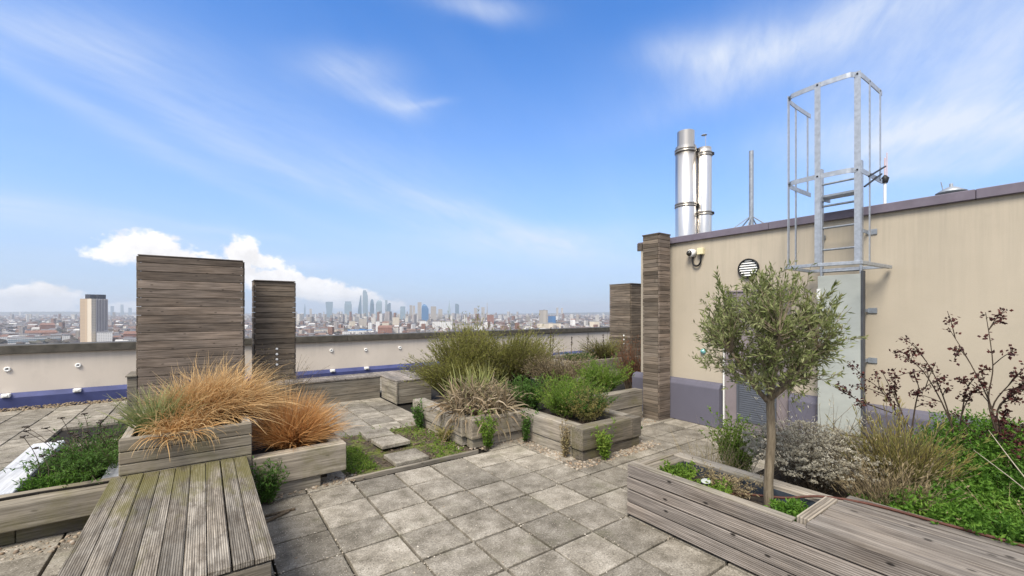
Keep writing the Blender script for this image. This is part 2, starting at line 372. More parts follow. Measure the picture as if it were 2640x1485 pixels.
# ================================================================== THE TERRACE
PX0, PY0, PP = .796, 3.54, .413
def slabs_box():
    g = Geo(); g.box(-9, -6, -70, 18, 11.9, -.09); g.build('tower_block_roof', M_slab, kind='structure')
    g = Geo(); g.box(-8.9, -5.9, -.088, 17.9, 11.45, -.041); g.build('joint_bed', M_joint, kind='structure')
slabs_box()
def in_rect(x, y, r): return r[0] < x < r[2] and r[1] < y < r[3]
NOPAVE = [(1.17, 4.40, 2.66, 6.14), (-1.6, 4.9, 1.2, 8.9), (2.70, 4.62, 6.3, 9.0), (3.6, 3.6, 4.55, 4.7), (6.1, -6, 18, 4.6), (3.65, -6, 6.1, 2.0)]
g = Geo()
for i in range(-24, 15):
    for j in range(-14, 19):
        x = PX0+i*PP; y = PY0+j*PP; cx, cy = x+PP/2, y+PP/2
        if any(in_rect(cx, cy, r) for r in NOPAVE) or cy > 10.95: continue
        y1 = y+PP
        if 1.17 < cx < 2.75 and y < 4.45 < y1+.02: y1 = 4.43
        q = .0065+random.random()*.005
        M = Matrix.Rotation(random.gauss(0, .004), 3, 'Z') @ Matrix.Rotation(random.gauss(0, .0035), 3, 'X') @ Matrix.Rotation(random.gauss(0, .0035), 3, 'Y')
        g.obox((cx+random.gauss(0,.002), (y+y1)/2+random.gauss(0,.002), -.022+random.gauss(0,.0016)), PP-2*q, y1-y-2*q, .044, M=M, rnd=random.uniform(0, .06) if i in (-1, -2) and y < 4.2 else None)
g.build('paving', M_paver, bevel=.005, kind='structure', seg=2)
g = Geo(); g.box(1.19, 4.48, -.028, 2.70, 6.13, -.006); 
mb = g.build('mulch_bed', M_mulch, kind='structure')

def stepping(c, sx, sy, rot, z, label):
    t = thing('stepping_stone', label, 'stepping stone', (c[0], c[1], z), 'stepping stones across the mulch strip')
    g = Geo(); g.obox((c[0], c[1], z+.022), sx, sy, .044, rot); g.build('slab', M_paver, t, bevel=.006, seg=2)
stepping((1.93, 5.83), .37, .42, -.05, .0, 'square stepping stone farthest back, next to the rear paving')
stepping((1.93, 5.29), .37, .37, .05, .03, 'middle stepping stone sitting a little proud of the mulch')
stepping((1.90, 4.70), .40, .37, .03, .0, 'pale stepping stone closest to the front paving edge')
g = Geo(); g.box(1.18, 4.435, -.03, 2.72, 4.475, .018)
tag(g.build('edging_board', W['sleepX'], bevel=.004), 'thin timber edging board between mulch strip and front paving', 'edging')

# pebbles in joints and strips: nobody could count them
def pebbles(pts, rmin, rmax, name, cols):
    m, nt = newmat(name+'_stone'); r = nt.attr('rnd'); n = len(cols)
    finish(nt, nt.ramp(r, [(i/(n-1), c) for i, c in enumerate(cols)]), .8, spec=.25)
    t = (1+5**.5)/2; iv = unit(np.array([(-1,t,0),(1,t,0),(-1,-t,0),(1,-t,0),(0,-1,t),(0,1,t),(0,-1,-t),(0,1,-t),(t,0,-1),(t,0,1),(-t,0,-1),(-t,0,1)], float))
    fc = np.array([(0,11,5),(0,5,1),(0,1,7),(0,7,10),(0,10,11),(1,5,9),(5,11,4),(11,10,2),(10,7,6),(7,1,8),(3,9,4),(3,4,2),(3,2,6),(3,6,8),(3,8,9),(4,9,5),(2,4,11),(6,2,10),(8,6,7),(9,8,1)])
    n = len(pts); rad = rmin+(rmax-rmin)*RS.rand(n)**2; q = unit(RS.normal(size=(n,3,3))); sc3 = rad[:,None]*np.array([1,.8,.6])*(.75+.5*RS.rand(n,3))
    a = RS.rand(n)*6.28; v = iv[None]*sc3[:,None,:]*(1+RS.normal(size=(n,12,1))*.09); ca, sa = np.cos(a)[:,None], np.sin(a)[:,None]
    v = np.stack([v[...,0]*ca-v[...,1]*sa, v[...,0]*sa+v[...,1]*ca, v[...,2]], -1) + (pts + np.array([0,0,1])*rad[:,None]*.35)[:,None,:]
    g = Geo(); g.add(v.reshape(-1,3), (fc[None]+(np.arange(n)*12)[:,None,None]).reshape(-1,3), np.repeat(RS.rand(n), 12), None, True)
    return g.build(name, m, kind='stuff')
def strip(x0, y0, x1, y1, n, z=.0):
    return np.stack([x0+(x1-x0)*RS.rand(n), y0+(y1-y0)*RS.rand(n), np.full(n, z)], -1)
jp = []
for k in range(1000):
    i = random.randint(-3, 5); j = random.randint(-4, 2)
    if random.random() < .55: x = PX0+i*PP+random.gauss(0,.009); y = PY0+(j+random.random()**2)*PP-.2
    else: y = PY0+j*PP+random.gauss(0,.009); x = PX0+(i+random.random()**2)*PP-.1
    if math.sin(x*5.1+y*3.3)+math.sin(y*6.7-x*2.2)+random.gauss(0,.8) > .1: jp.append((x, y, -.004))
loose = strip(-.2, 2.2, 2.8, 4.4, 130, .0)
P = np.concatenate([np.array(jp), loose])
STC = [(.20,.155,.11),(.32,.26,.19),(.13,.10,.075),(.42,.37,.31),(.26,.18,.115),(.12,.105,.09)]
pebbles(P, .0035, .009, 'joint_grit', [(.36,.30,.23),(.50,.45,.37),(.24,.19,.14),(.58,.54,.47),(.30,.24,.17)])
pebbles(np.concatenate([strip(1.22,4.5,2.66,6.1,520,-.006), strip(2.0,4.9,2.6,6.1,260,-.006)]), .006, .022, 'bark_chips', [(.05,.035,.022),(.10,.075,.05),(.16,.125,.085),(.035,.026,.018)])
bedp = np.concatenate([strip(3.25, 3.27, 4.62, 3.46, 420, -.004), strip(3.30, 3.45, 3.5, 4.6, 300, -.004), strip(4.5, 3.3, 4.78, 3.95, 200, -.004), strip(2.68, 4.46, 3.5, 4.62, 190, -.004),
                       strip(.40, 4.40, 1.35, 4.60, 230, -.004), strip(-1.9, 4.35, -.55, 4.62, 260, -.004), strip(5.35, 4.0, 5.85, 4.6, 160, -.004), strip(2.55, 4.6, 2.68, 6.2, 80, -.004)])
pebbles(bedp, .008, .021, 'planter_edge_pebbles', STC)
pebbles(np.concatenate([strip(-8, 10.9, 2.8, 11.4, 3000, -.01), strip(2.8, 10.9, 12, 11.4, 900, -.01)]), .010, .028, 'gravel_margin', [(.22,.165,.105),(.30,.235,.155),(.14,.10,.065),(.36,.30,.22)])

# ---------------------------------------------------------------- parapet
t = thing('parapet_wall', 'long low rendered parapet wall with dark cap and blue base', 'parapet', (0, 11.4, 0))
g = Geo(); g.box(-9, 11.47, -.1, 18, 11.75, .955); g.box(-8.98, -6, -.1, -8.7, 11.46, .953); g.build('wall', M_parw, t)
g = Geo()
for i in range(9):
    x0 = -9.05+i*3.02; g.box(x0, 11.40, .952, x0+3.017, 11.83, 1.105)
g.box(-9.06, -6, .952, -8.63, 11.396, 1.10); g.build('cap', M_cap, t, bevel=.008)
g = Geo(); g.add([(-8.7,11.38,-.05),(18,11.38,-.05),(18,11.38,.17),(-8.7,11.38,.17),(18,11.466,.25),(-8.7,11.466,.25)], [(0,1,2,3),(3,2,4,5)]); g.build('upstand', M_blue, t)
LB = ['round white bulkhead light on parapet wall, nearest the photo left edge', 'round white bulkhead light on parapet wall between the left light and the tall screen',
      'round white light on parapet just right of the narrow timber screen', 'round white light on parapet above the middle of the long bench', 'round white light on parapet beside the big olive-brown shrub']
for (x, z), lb in zip([(-2.84,.678),(-1.94,.682),(2.637,.727),(3.505,.702),(4.448,.708)], LB):
    l = thing('bulkhead_light', lb, 'wall light', (x, 11.47, z), 'round lights along the parapet')
    g = Geo(); g.lathe((x, 11.47, z), (0,-1,0), [(.001,0),(.045,0),(.045,.018),(.036,.028),(.022,.029),(.020,.020),(.0,.020)], 20); g.build('housing', M_white, l)
    g = Geo(); g.lathe((x, 11.47, z+.012), (0,-1,0), [(.014,.024),(.012,.031),(.0,.033)], 14); g.build('lens', M_dome, l)
for x, lb in zip((-2.84, -1.94, 2.65, 3.505), ['small white outlet block on blue upstand at photo left edge', 'small white outlet block on blue upstand left of the tall screen', 'small white outlet block on blue upstand below the light by the narrow screen', 'small white outlet block on blue upstand behind the corner bench']):
    g = Geo(); g.box(x-.055, 11.35, .185, x+.055, 11.44, .25); g.box(x-.03, 11.335, .2, x+.03, 11.35, .235)
    tag(g.build('outlet_block', M_white, bevel=.006), lb, 'outlet block', 'white blocks on the blue upstand')

# ---------------------------------------------------------------- timber screens
def slat_face_X(g, x0, x1, y, z0, z1, h=.067, th=.028, gap=.004, jog=.006):
    z = z0
    while z < z1-.01:
        hh = min(h, z1-z)
        g.box(x0+random.uniform(-jog, 0), y-th+random.uniform(-.003,.002), z, x1+random.uniform(0, jog*.6), y, z+hh-gap); z += hh
def slat_face_Y(g, y0, y1, x, z0, z1, h=.067, th=.028, gap=.004, jog=.005, sgn=-1):
    z = z0
    while z < z1-.01:
        hh = min(h, z1-z)
        g.box(x, y0, z, x+sgn*(th+random.uniform(-.003,.002)), y1+random.uniform(0, jog), z+hh-gap); z += hh
def screen(name, label, cat, x0, x1, y0, y1, z1, mx=None, my=None, h=.067, cap=True):
    t = thing(name, label, cat, ((x0+x1)/2, (y0+y1)/2, 0))
    g = Geo(); slat_face_X(g, x0, x1, y0, .0, z1, h, gap=.007); g.build('front_boards', mx or W['panelX'], t, bevel=.003)
    g = Geo(); slat_face_Y(g, y0+.001, y1, x0+.001, .0, z1, h, gap=.006); g.build('side_boards', my or W['panelY'], t, bevel=.003)
    g = Geo(); slat_face_Y(g, y0+.001, y1, x1-.001, .0, z1, h, gap=.006, sgn=1); g.build('side_boards', my or W['panelY'], t, bevel=.003)
    g = Geo(); g.box(x0+.03, y0+.03, 0, x1-.03, y1, z1-.002); g.build('core', M_joint, t)
    if cap:
        e = .006 if x1-x0 > 1 else .03
        g = Geo(); g.box(x0-e, y0-.03-e, z1, x1+e*.3, y1+.01, z1+.018); g.build('cap_board', W['panelYd'], t, bevel=.003)
    return t
big = screen('timber_screen', 'tall wide dark slatted timber screen, biggest on the terrace', 'timber screen', -.82, .56, 8.78, 9.06, 2.585, h=.138)
g = Geo(); g.box(-.95, 8.76, 0, -.835, 9.35, .70); g.box(-.97, 8.74, .70, -.835, 9.37, .725); g.build('low_side_box', W['faceX'], big, bevel=.004)
sm = screen('timber_screen', 'narrow dark slatted timber screen with four white lights', 'timber screen', .785, 1.44, 9.23, 9.60, 2.285, mx=W['panelX2'], h=.10)
for z in (.72,.82,.92,1.02):
    zz = z-.02; g = Geo(); g.lathe((1.135, 9.203, zz), (0,-1,0), [(.0,.0),(.022,0),(.022,.012),(.016,.016),(0,.017)], 12); g.build('light', M_white, sm)
far = screen('timber_screen', 'far weathered slatted timber screen beside the penthouse corner', 'timber screen', 9.36, 10.0, 7.42, 8.13, 2.47, mx=W['panelX2'], my=W['panelY'])
for k, z in enumerate((.94, 1.05, 1.16)):
    g = Geo(); g.lathe((9.33, 7.62, z-.1), (-1,0,0), [(.0,.0),(.024,0),(.024,.012),(.016,.016),(0,.017)], 12); g.build('light', M_white, far)

# ---------------------------------------------------------------- corner bench by the parapet
def planks_top_Y(g, x0, x1, y0, y1, z, w=.12, th=.028, gap=.006, over=.0):
    n = max(1, round((x1-x0)/w)); s = (x1-x0)/n
    for i in range(n):
        g.box(x0+i*s+gap/2, y0+random.uniform(-.004,.004), z-th, x0+(i+1)*s-gap/2, y1+random.uniform(-.004,.004), z+random.uniform(-.0015,.0015))
def planks_top_X(g, x0, x1, y0, y1, z, w=.12, th=.028, gap=.006):
    n = max(1, round((y1-y0)/w)); s = (y1-y0)/n
    for i in range(n):
        g.box(x0+random.uniform(-.004,.004), y0+i*s+gap/2, z-th, x1+random.uniform(-.004,.004), y0+(i+1)*s-gap/2, z+random.uniform(-.0015,.0015))
t = thing('corner_bench', 'L-shaped weathered timber bench standing in front of the parapet', 'bench', (2.8, 8.4, 0))
g = Geo(); planks_top_X(g, .1, 2.868, 8.38, 8.95, .435); planks_top_Y(g, 2.872, 3.60, 7.58, 8.95, .437); g.build('seat', W['seatY'], t, bevel=.004)
g = Geo(); slat_face_X(g, .12, 2.85, 8.43, 0, .405, .135, .03, .006, 0); slat_face_X(g, 2.88, 3.58, 7.62, 0, .407, .135, .03, .006, 0); g.build('front_boards', W['faceX'], t, bevel=.004)
g = Geo(); slat_face_Y(g, 7.60, 8.40, 2.91, 0, .407, .135, .03, .006, 0); slat_face_Y(g, 7.60, 8.93, 3.55, 0, .407, .135, .03, .006, 0, 1); g.build('side_boards', W['sleepY'], t, bevel=.004)
g = Geo(); g.bar((2.883, 7.586, 0), (2.883, 7.586, .407), .03, .03); g.build('corner_post', W['sleepY'], t, bevel=.004)

# ---------------------------------------------------------------- the deck bench at the lower left
t = thing('deck_bench', 'grooved weathered decking bench with mossy boards at lower left', 'bench', (-.1, 3.4, 0))
g = Geo(); xs = [-.575+.0985*i for i in range(10)]
for i in range(9):
    gap = .003 if i != 7 else .012
    g.box(xs[i]+gap/2, 2.52+random.uniform(-.012,.012)+.004*i, .40, xs[i+1]-.002, 4.428, .43+random.uniform(-.003,.003))
g.build('deck_top', W['deck'], t, bevel=.004)
g = Geo(); slat_face_X(g, -.55, .29, 2.58, .02, .395, .125, .03, .006, 0); g.build('front_panel', W['faceX'], t, bevel=.004)
g = Geo(); slat_face_Y(g, 2.60, 4.42, -.52, .02, .395, .125, .03, .006, 0); slat_face_Y(g, 2.60, 4.42, .26, .02, .395, .125, .03, .006, 0, 1); g.build('side_panel', W['faceY'], t, bevel=.004)
g = Geo(); g.box(-.515, 2.585, 0, .255, 4.42, .392); g.build('frame', M_joint, t)

# ---------------------------------------------------------------- planters, left group
t = thing('raised_planter', 'raised grey timber planter box overflowing with orange grass at bench head', 'planter', (-.1, 5.0, 0))
g = Geo()
for k, (z0, z1) in enumerate(((.432,.515),(.519,.612),(.616,.712))): g.box(-.53, 4.432-.002*k, z0, .35, 4.50, z1)
g.box(-.53, 4.432, .0, .35, 4.50, .428); g.build('front_boards', W['boxX'], t, bevel=.006)
g = Geo()
for z0, z1 in ((0,.428),(.432,.570),(.574,.708)):
    g.box(-.528, 4.503, z0, -.465, 5.9, z1); g.box(.285, 4.503, z0, .348, 5.9, z1)
g.box(-.464, 5.84, 0, .284, 5.9, .706); g.build('side_boards', W['sleepY'], t, bevel=.006)
g = Geo(); g.box(-.463, 4.502, .3, .283, 5.838, .66); g.build('soil', M_soil, t)
t = thing('sleeper_planter', 'low sleeper planter with overhanging end, right of the deck bench', 'planter', (.75, 4.9, 0))
g = Geo(); g.box(.354, 4.44, .115, 1.165, 4.575, .385); g.build('front_sleeper', W['sleepX'], t, bevel=.008, seg=2)
g = Geo(); g.box(.354, 4.465, .0, .93, 4.57, .111); g.build('lower_sleeper', W['sleepX'], t, bevel=.008, seg=2)
g = Geo(); g.box(1.04, 4.58, .115, 1.163, 6.1, .383); g.box(1.04, 5.0, 0, 1.16, 6.1, .111); g.box(.354, 5.98, 0, 1.036, 6.1, .38); g.build('side_sleeper', W['sleepY'], t, bevel=.008)
g = Geo(); g.box(.352, 4.68, .0, 1.036, 5.97, .31); g.build('soil', M_soil, t)
t = thing('sleeper_planter', 'low cracked sleeper planter of green herbs at photo left edge', 'planter', (-1.2, 4.8, 0))
g = Geo(); g.add([(-3.2,4.60,.115),(-.535,4.575,.125),(-.535,4.735,.125),(-3.2,4.76,.115),(-3.2,4.60,.325),(-.535,4.575,.31),(-.535,4.735,.355),(-3.2,4.76,.37)], [(0,3,2,1),(4,5,6,7),(0,1,5,4),(1,2,6,5),(2,3,7,6),(3,0,4,7)])
g.build('front_sleeper', W['boxX'], t, bevel=.01, seg=2)
g = Geo(); P = [(-1.9,4.665,.345),(-1.35,4.655,.345),(-1.0,4.668,.343),(-.75,4.655,.340),(-.56,4.66,.337)]
for q in range(4): g.bar(P[q], P[q+1], .012+.008*(q%2), .016)
g.build('crack', M_joint, t)
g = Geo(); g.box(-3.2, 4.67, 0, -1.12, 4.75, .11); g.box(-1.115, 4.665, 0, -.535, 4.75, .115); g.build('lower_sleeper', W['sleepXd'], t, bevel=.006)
g = Geo(); g.obox((-1.28, 5.58, .33), .23, 1.62, .05, R(1)); g.build('sky_sheen_board', W['palesleepY'], t, bevel=.006)
g = Geo(); g.obox((-.62, 5.2, .30), .13, .85, .05, 0); g.build('sky_sheen_board', W['palesleepY'], t, bevel=.006)
g = Geo(); g.box(-1.38, 4.77, 0, -1.20, 6.4, .30); g.box(-1.2, 6.2, 0, -.54, 6.4, .30); g.build('side_sleeper', W['sleepY'], t, bevel=.006)
g = Geo(); g.box(-1.19, 4.765, 0, -.70, 6.19, .22); g.build('soil', M_soil, t)
g = Geo(); g.box(.40, 4.04, -.002, .64, 4.06, .02); g.obox((.47, 3.97, .012), .26, .03, .02, R(28))
tag(g.build('broken_stick', STEM, bevel=.004), 'broken brown timber sticks lying on paving beside deck bench', 'stick')

# ---------------------------------------------------------------- middle planter (stepped plan)
t = thing('stepped_planter', 'stepped grey sleeper planter full of shrubs in the middle of terrace', 'planter', (3.5, 4.9, 0))
H = .372
def sleepers(par, name, mat, boxes):
    g = Geo()
    for b in boxes: g.box(*b)
    return g.build(name, mat, par, bevel=.009, seg=2)
sleepers(t, 'sleeper_wall', W['sleepY'], [(2.63,4.70,.125,2.83,6.25,.35),(2.65,4.74,0,2.81,6.25,.121)])
sleepers(t, 'sleeper_wall', W['sleepX'], [(2.68,4.53,.12,3.485,4.695,H),(2.70,4.56,0,3.49,4.695,.116)])
sleepers(t, 'sleeper_wall', W['sleepY'], [(3.49,3.60,.125,3.66,4.78,H-.004),(3.505,3.64,0,3.66,4.60,.121)])
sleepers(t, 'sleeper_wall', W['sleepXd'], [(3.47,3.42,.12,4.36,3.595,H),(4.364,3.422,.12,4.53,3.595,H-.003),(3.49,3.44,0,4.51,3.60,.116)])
sleepers(t, 'sleeper_wall', W['sleepY'], [(4.37,3.60,.125,4.525,4.16,H-.004),(4.37,3.61,0,4.51,4.16,.121)])
sleepers(t, 'sleeper_wall', W['sleepX'], [(4.45,4.165,.25,5.55,4.32,.50),(4.46,4.175,0,5.55,4.32,.246)])
g = Geo(); g.box(2.82,4.70,0,3.655,6.24,.30); g.box(3.66,4.705,0,5.6,7.4,.30); g.box(3.665,3.60,0,4.365,4.70,.29); g.build('soil', M_soil, t)
t = thing('rear_planter', 'far timber planter of grass in front of the weathered screen', 'planter', (8.3, 7.8, 0))
g = Geo(); g.box(7.2,7.38,.25,10.4,7.50,.50); g.box(7.21,7.39,0,10.4,7.50,.246); g.build('front_boards', W['faceX'], t, bevel=.008)
g = Geo(); g.box(7.2,7.505,.25,7.32,9.0,.498); g.box(7.21,7.505,0,7.32,9.0,.246); g.box(10.2,7.505,0,10.4,9.0,.49); g.box(7.325,8.9,0,10.19,9.0,.49); g.build('side_boards', W['sleepY'], t, bevel=.008)
g = Geo(); g.box(7.325,7.51,0,10.19,8.89,.42); g.build('soil', M_soil, t)

# ---------------------------------------------------------------- right bench with built-in planter
t = thing('planter_bench', 'long grooved timber bench with built-in olive planter at lower right', 'bench', (3.1, 1.0, 0))
XF = 2.86
g = Geo(); zs = [.012,.118,.222,.326,.432]
for k in range(4):
    g.box(XF+random.uniform(-.002,.002), -3.2, zs[k]+.010, XF+.045, 2.305-.003*(k%2), zs[k+1])
g.build('front_boards', W['faceY'], t, bevel=.004)
g = Geo(); g.box(XF+.005, 1.08, .4335, XF+.075, 2.30, .447); g.build('front_cap', W['sleepY'], t, bevel=.003)
g = Geo(); g.box(XF+.047, 2.235, .01, 3.52, 2.30, .425); g.box(XF+.08, 2.12, .18, 3.40, 2.232, .415); g.build('end_board', W['sleepX'], t, bevel=.006)
g = Geo(); g.box(3.40, -3.2, .18, 3.525, 2.23, .43); g.build('back_sleeper', W['sleepY'], t, bevel=.01)
g = Geo()
xs = [XF-.004, 2.965, 3.075, 3.185, 3.295, 3.395]
for i in range(5): g.box(xs[i]+.0055, -3.2, .43+(.004 if i else .003), xs[i+1]-.0055, 1.0+random.uniform(-.006,.004), .462+random.uniform(-.0015,.0015))
g.box(3.40, -3.2, .433, 3.52, .98, .468)
g.build('seat', W['seatY'], t, bevel=.004)
g = Geo(); g.box(XF+.06, 1.006, .40, 3.40, 1.075, .463); g.build('seat_end_trim', W['trim'], t, bevel=.004)
g = Geo(); g.box(XF+.048, 1.08, .16, XF+.052, 2.11, .43); g.box(3.392, 1.08, .16, 3.398, 2.11, .40); g.box(XF+.055, 2.112, .16, 3.39, 2.118, .40); g.build('liner', M_liner, t)
g = Geo(); g.box(XF+.053, 1.08, .05, 3.39, 2.11, .315); g.build('soil', M_soil, t)
g = Geo(); g.box(XF+.05, -3.2, .0, 3.39, 1.0, .428); g.build('frame', M_joint, t)
g = Geo(); g.box(3.53, -6, -.02, 6.05, 1.75, .30); 
tag(g.build('planting_bed', M_soil), 'dark soil bed between the bench and penthouse wall', 'bed')
g = Geo(); hp = [(3.16,1.68,.33),(3.24,1.47,.37),(3.30,1.28,.40),(3.38,1.10,.452),(3.44,.85,.476),(3.46,.55,.477),(3.475,.2,.477),(3.48,-.3,.477),(3.48,-1.2,.477)]
from mathutils import geometry
def smooth_path(pts, k=6):
    pts = [Vector(p) for p in pts]; out = []
    for i in range(len(pts)-1):
        p0, p1, p2, p3 = pts[max(i-1,0)], pts[i], pts[i+1], pts[min(i+2, len(pts)-1)]
        for j in range(k):
            u = j/k; out.append(.5*((2*p1)+(p2-p0)*u+(2*p0-5*p1+4*p2-p3)*u*u+(3*p1-p0-3*p2+p3)*u**3))
    out.append(pts[-1]); return out
g.tube(smooth_path(hp), .0085, 8); tag(g.build('irrigation_hose', M_hose), 'thin red-brown hose running from planter along the bench back', 'hose')
l = thing('garden_spotlight', 'small black spotlight with pale lens in the olive planter', 'spotlight', (3.10, 1.75, .30))
g = Geo(); g.lathe((3.10,1.75,.385), (-.25,-.1,1), [(.0,-.07),(.022,-.07),(.036,-.02),(.040,.03),(.036,.034)], 16); g.tube([(3.10,1.75,.29),(3.10,1.75,.34)], .008); g.build('housing', M_black, l)
g = Geo(); g.lathe((3.10,1.75,.385), (-.25,-.1,1), [(.036,.031),(.02,.036),(0,.037)], 16); g.build('lens', M_sheet, l)

# ================================================================== PENTHOUSE
XW, YE = 6.2, 4.69
t = thing('penthouse', 'cream rendered penthouse with lavender plinth and purple-grey coping', 'building', (0,0,0))
g = Geo(); g.box(XW, -6, -.1, 17, YE, 2.815); g.build('wall', M_wall, t)
g = Geo()
for a, b in ((-6, -1.8), (-1.797, .7), (.703, 2.6), (2.603, YE+.04)): g.box(XW-.045, a, 2.815, XW+.26, b-.0, 2.915)
g.box(XW+.262, YE-.22, 2.814, 17, YE+.045, 2.913); g.build('coping', M_coping, t, bevel=.006)
def plinth_run(g, y0, y1, x=XW):
    p = [(x-.003, 0), (x-.125, 0), (x-.125, .575), (x-.085, .635), (x-.003, .655)]
    n = len(p); g.add([(a, y0, z) for a, z in p]+[(a, y1, z) for a, z in p], [tuple(range(n))[::-1], tuple(range(n,2*n))]+[(i,(i+1)%n,n+(i+1)%n,n+i) for i in range(n)])
g = Geo(); plinth_run(g, 3.235, YE+.10); plinth_run(g, 1.985, 2.33); plinth_run(g, -6, 1.60); g.box(XW-.003, YE+.003, 0, 17, YE+.10, .60); g.build('plinth', M_plinth, t, bevel=.008)
d = Geo(); d.box(XW-.035, 2.36, .01, XW-.005, 3.19, 1.98); d = d.build('door', M_door, t, bevel=.004)
g = Geo(); 
g.box(XW-.048, 2.50, .16, XW-.036, 2.53, .80); g.box(XW-.048, 2.99, .16, XW-.036, 3.02, .80); g.box(XW-.048, 2.533, .77, XW-.036, 2.987, .80); g.box(XW-.048, 2.533, .16, XW-.036, 2.987, .19)
for k in range(19):
    z = .195+k*.030; g.add([(XW-.046,2.533,z),(XW-.046,2.987,z),(XW-.0365,2.987,z+.025),(XW-.0365,2.533,z+.025),(XW-.0365,2.533,z-.002),(XW-.0365,2.987,z-.002)], [(0,1,2,3),(0,4,5,1)])
g.build('louvre', M_louv, d)
g = Geo(); g.box(XW-.047, 3.200, .0, XW-.004, 3.218, 1.25); g.build('door_edge_trim', M_white, t, bevel=.003)
g = Geo(); g.box(XW-.06, 2.334, .0, XW-.004, 2.352, 2.0); g.box(XW-.05, 2.355, 1.985, XW-.004, 3.19, 2.01); g.build('door_frame', M_door, t, bevel=.003)
g = Geo(); g.lathe((XW, 3.539, 1.10), (-1,0,0), [(.0,0),(.042,0),(.042,.02),(.032,.04),(0,.05)], 18)
tag(g.build('wall_lamp', M_teal), 'small teal glass lamp on cream wall left of olive crown', 'wall lamp')
# timber-clad pillar at the corner
t = thing('timber_pillar', 'slatted dark timber pillar against the penthouse wall corner', 'pillar', (5.88, 4.19, 0))
g = Geo(); slat_face_Y(g, 4.05, 4.325, 5.795, .0, 2.93, .062, .028, .004, .006); g.build('side_boards', W['panelY'], t, bevel=.003)
g = Geo(); slat_face_X(g, 5.775, 6.06, 4.048, .0, 2.93, .062, .026, .004, .004); g.build('front_boards', W['panelX'], t, bevel=.003)
g = Geo(); g.box(5.80, 4.052, 0, 6.06, 4.322, 2.925); g.build('core', M_joint, t)
g = Geo(); g.box(5.76, 4.015, 2.931, 6.07, 4.34, 2.95); g.box(5.755, 4.345, 2.70, 5.798, 4.43, 2.82); g.build('cap_board', W['panelYd'], t, bevel=.003)

# vent, camera
t = thing('air_vent', 'round louvred wall vent with dark rim above olive tree', 'vent', (XW, 2.871, 2.311))
g = Geo(); c = (XW, 2.871, 2.311)
g.lathe(c, (-1,0,0), [(.142,-.01),(.142,.03),(.126,.034),(.124,.004),(.0,.004)], 36); g.build('rim', M_black, t)
g = Geo()
for k in range(7):
    z = -.100+k*.034; w = math.sqrt(max(.123**2-(abs(z)+.008)**2, 0))
    g.add([(XW-.005,c[1]-w,c[2]+z+.024),(XW-.005,c[1]+w,c[2]+z+.024),(XW-.026,c[1]+w,c[2]+z),(XW-.026,c[1]-w,c[2]+z)], [(0,1,2,3)])
g.build('slats', M_white, t)
t = thing('security_camera', 'white dome security camera with cream junction box and looped black cable', 'camera', (XW, 3.70, 2.62))
g = Geo(); g.lathe((XW,3.70,2.625), (-1,.25,-.1), [(.0,0),(.062,0),(.062,.06),(.058,.085),(.046,.088)], 24); g.build('housing', M_white, t)
g = Geo(); g.lathe((XW,3.70,2.625), (-1,.25,-.1), [(.045,.085),(.040,.11),(.026,.128),(0,.135)], 20); g.build('dome', M_dome, t)
g = Geo(); g.box(XW-.065, 3.52, 2.585, XW-.001, 3.615, 2.685); g.build('junction_box', M_cream, t, bevel=.008, seg=2)
g = Geo(); pts = [(XW-.035, 3.695, 2.58)]+[(XW-.035, 3.632+.066*math.cos(a), 2.50+.085*math.sin(a)) for a in np.linspace(0, -math.pi, 14)]+[(XW-.035, 3.566, 2.59)]
g.tube(pts, .015, 8); g.build('cable', M_black, t)

# flues, mast, aerial, cowl on the roof
def flue(c, r, z0, zt, rtop, zneck, bands, label, rod=None):
    t = thing('flue', label, 'flue', (c[0], c[1], z0), 'stainless flues on the penthouse roof')
    g = Geo(); g.lathe((c[0],c[1],0), (0,0,1), [(r,z0),(r,zneck),(rtop,zneck+.012),(rtop,zt),(rtop-.008,zt),(rtop-.008,zt-.25),(0,zt-.25)], 32); g.build('pipe', M_steel, t)
    g = Geo(); g.lathe((c[0],c[1],0), (0,0,1), [(r*1.55,z0),(r*1.45,z0+.03),(r*1.05,z0+.14),(r*1.01,z0+.16)], 32); g.build('skirt', M_steel, t)
    for z in bands:
        g = Geo(); g.lathe((c[0],c[1],0), (0,0,1), [(r+.002,z-.035),(r+.012,z-.033),(r+.012,z-.012),(r+.004,z-.008),(r+.004,z+.008),(r+.012,z+.012),(r+.012,z+.033),(r+.002,z+.035)], 32); b = g.build('clamp_band', M_band, t)
        g = Geo(); g.obox((c[0]+r*.5,c[1]-r*.95,z), .035,.05,.05); g.build('clamp_bolt', M_black, b)
    if rod: g = Geo(); g.tube([(c[0],c[1]-.03,zt-.1),(c[0],c[1]-.03,rod)], .006, 5); g.lathe((c[0],c[1],0), (0,0,1), [(.0,rod),(.05,rod-.003),(.05,rod-.008),(0,rod-.011)], 16); g.build('rain_cap', M_galv, t)
g = Geo(); g.box(6.5, -6, 2.80, 17, 4.4, 2.822); tag(g.build('roof_membrane', M_slab), 'flat roof membrane behind the penthouse coping', 'roof')
flue((7.2, 4.455), .183, 2.82, 5.02, .152, 4.74, (4.66, 3.66), 'taller fatter stainless steel flue, nearest the pillar')
flue((7.42, 4.225), .13, 2.82, 4.70, .123, 4.6, (4.58, 3.50), 'shorter thinner stainless flue behind the fat one', rod=4.95)
t = thing('roof_mast', 'plain grey mast with splayed struts on the penthouse roof', 'mast', (8, 3.663, 2.82))
g = Geo(); g.tube([(8,3.663,2.82),(8,3.663,4.61)], .038, 12); g.build('pole', M_galvd, t)
